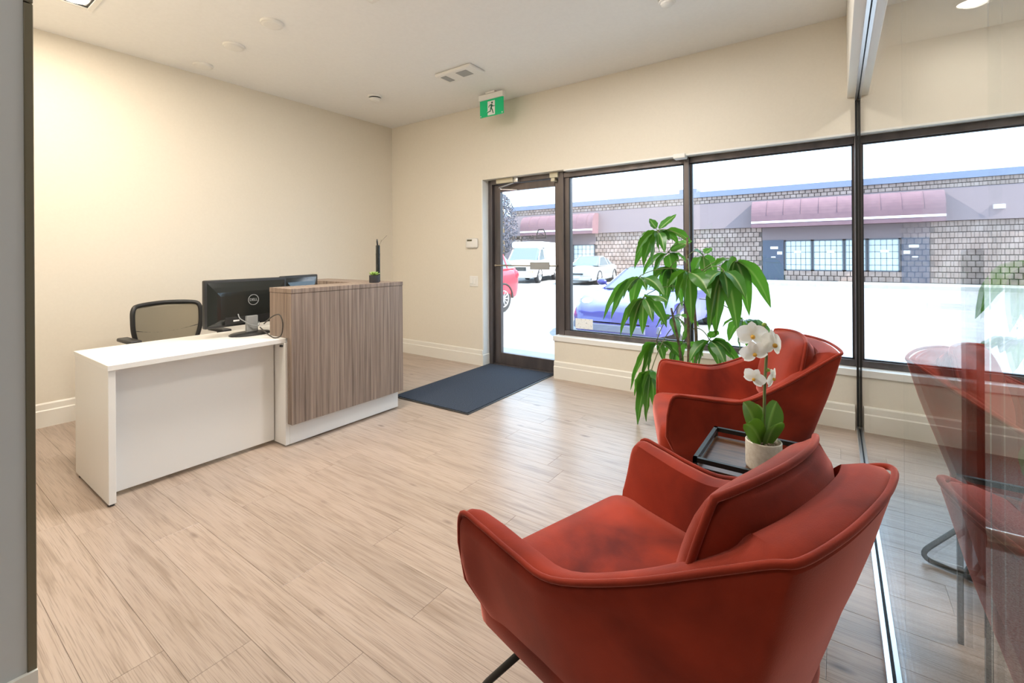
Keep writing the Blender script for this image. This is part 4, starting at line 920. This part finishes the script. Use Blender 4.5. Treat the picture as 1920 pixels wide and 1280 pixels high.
# silver sedan
t = car('sedan', 'silver sedan parked in the middle of the lot', (-10.6, 20.6, ZL), math.radians(8), 'silver',
    [(0, .70, .25, .62, .03, 0), (.15, .85, .2, .70, .05, .0), (.8, .90, .2, .82, .08, .0), (1.3, .92, .2, .92, .06, .0), (2.5, .92, .2, .95, 0, 0), (3.8, .92, .22, .98, .03, 0), (4.5, .86, .28, .98, .02, 0), (4.75, .75, .4, .8, .02, 0)],
    [(1.2, .78, .95, .7, .97), (2.0, .80, .95, .58, 1.43), (2.9, .80, .96, .58, 1.47), (3.6, .78, .98, .55, 1.36), (4.2, .70, .99, .5, 1.02)],
    [(.88, .92), (.9, 3.75)], .33, [('lens', .66, .14, .66, .16, .14, .07)], 'tail_light', 4.75)
dark_bits(t, [(-.32, .32, -.03, .05, .52, .60), (-.75, -.3, .02, .1, .28, .36), (.3, .75, .02, .1, .28, .36), (-.6, .6, .0, .06, .2, .25)])
obj('licence_plate', bx(nb(), -.16, .16, -.04, -.02, .36, .46), M['plate'], t)
# white van
t = car('van', 'white box van parked in front of the left shop', (-14.0, 20.3, ZL), math.radians(14), 'whitecar',
    [(0, .82, .35, .95, .03, 0), (.12, .95, .3, 1.05, .04, 0), (.7, .98, .3, 1.15, .05, 0), (1.0, 1.0, .3, 1.25, .03, 0), (2.4, 1.0, .3, 1.3, 0, 0), (4.6, 1.0, .3, 1.3, 0, 0), (5.2, 1.0, .3, 1.3, 0, 0)],
    [(.85, .90, 1.18, .8, 1.2), (1.45, .95, 1.25, .80, 1.93), (1.9, .95, 1.28, .84, 1.98), (2.25, .96, 1.28, .86, 1.98)],
    [(.97, .85), (.97, 4.1)], .36, [('lens', .70, .10, .80, .16, .1, .1)], 'tail_light', 5.2)
obj('box_body', bx(nb(), -1.02, 1.02, 2.2, 5.3, .55, 2.15, .10, 3), M['whitecar'], t, .7)
obj('roof_cap', bx(nb(), -.95, .95, 1.5, 5.2, 1.93, 2.3, .15, 3), M['whitecar'], t, .7)
dark_bits(t, [(-.5, .5, -.02, .06, .68, .90)]); dark_bits(t, [(-.9, .9, -.05, .04, .42, .52)], 'bumper', 'grey')
for s in (-1, 1): obj('turn_signal', bx(nb(), s * .72 - .16, s * .72 + .16, .0, .08, .60, .68, .01), M['amber'], t)
# red suv
t = car('suv', 'red sport utility vehicle cut off by the left door stile', (-8.25, 6.25, ZL), 0, 'redpaint',
    [(0, .78, .35, .85, .03, 0), (.15, .90, .3, .95, .04, 0), (.9, .95, .3, 1.08, .05, 0), (1.3, .95, .3, 1.12, 0, 0), (3.6, .95, .3, 1.15, 0, 0), (4.3, .93, .33, 1.15, 0, 0), (4.55, .82, .45, 1.05, 0, 0)],
    [(1.05, .84, 1.12, .78, 1.14), (1.75, .86, 1.13, .66, 1.66), (3.0, .86, 1.15, .66, 1.72), (4.0, .84, 1.16, .64, 1.66), (4.45, .78, 1.16, .6, 1.2)],
    [(.92, .85), (.92, 3.68)], .36, [('lens', .74, .1, .80, .16, .12, .08), ('redlens', .80, 4.33, .98, .15, .20, .17)], 'tail_light', 4.55)
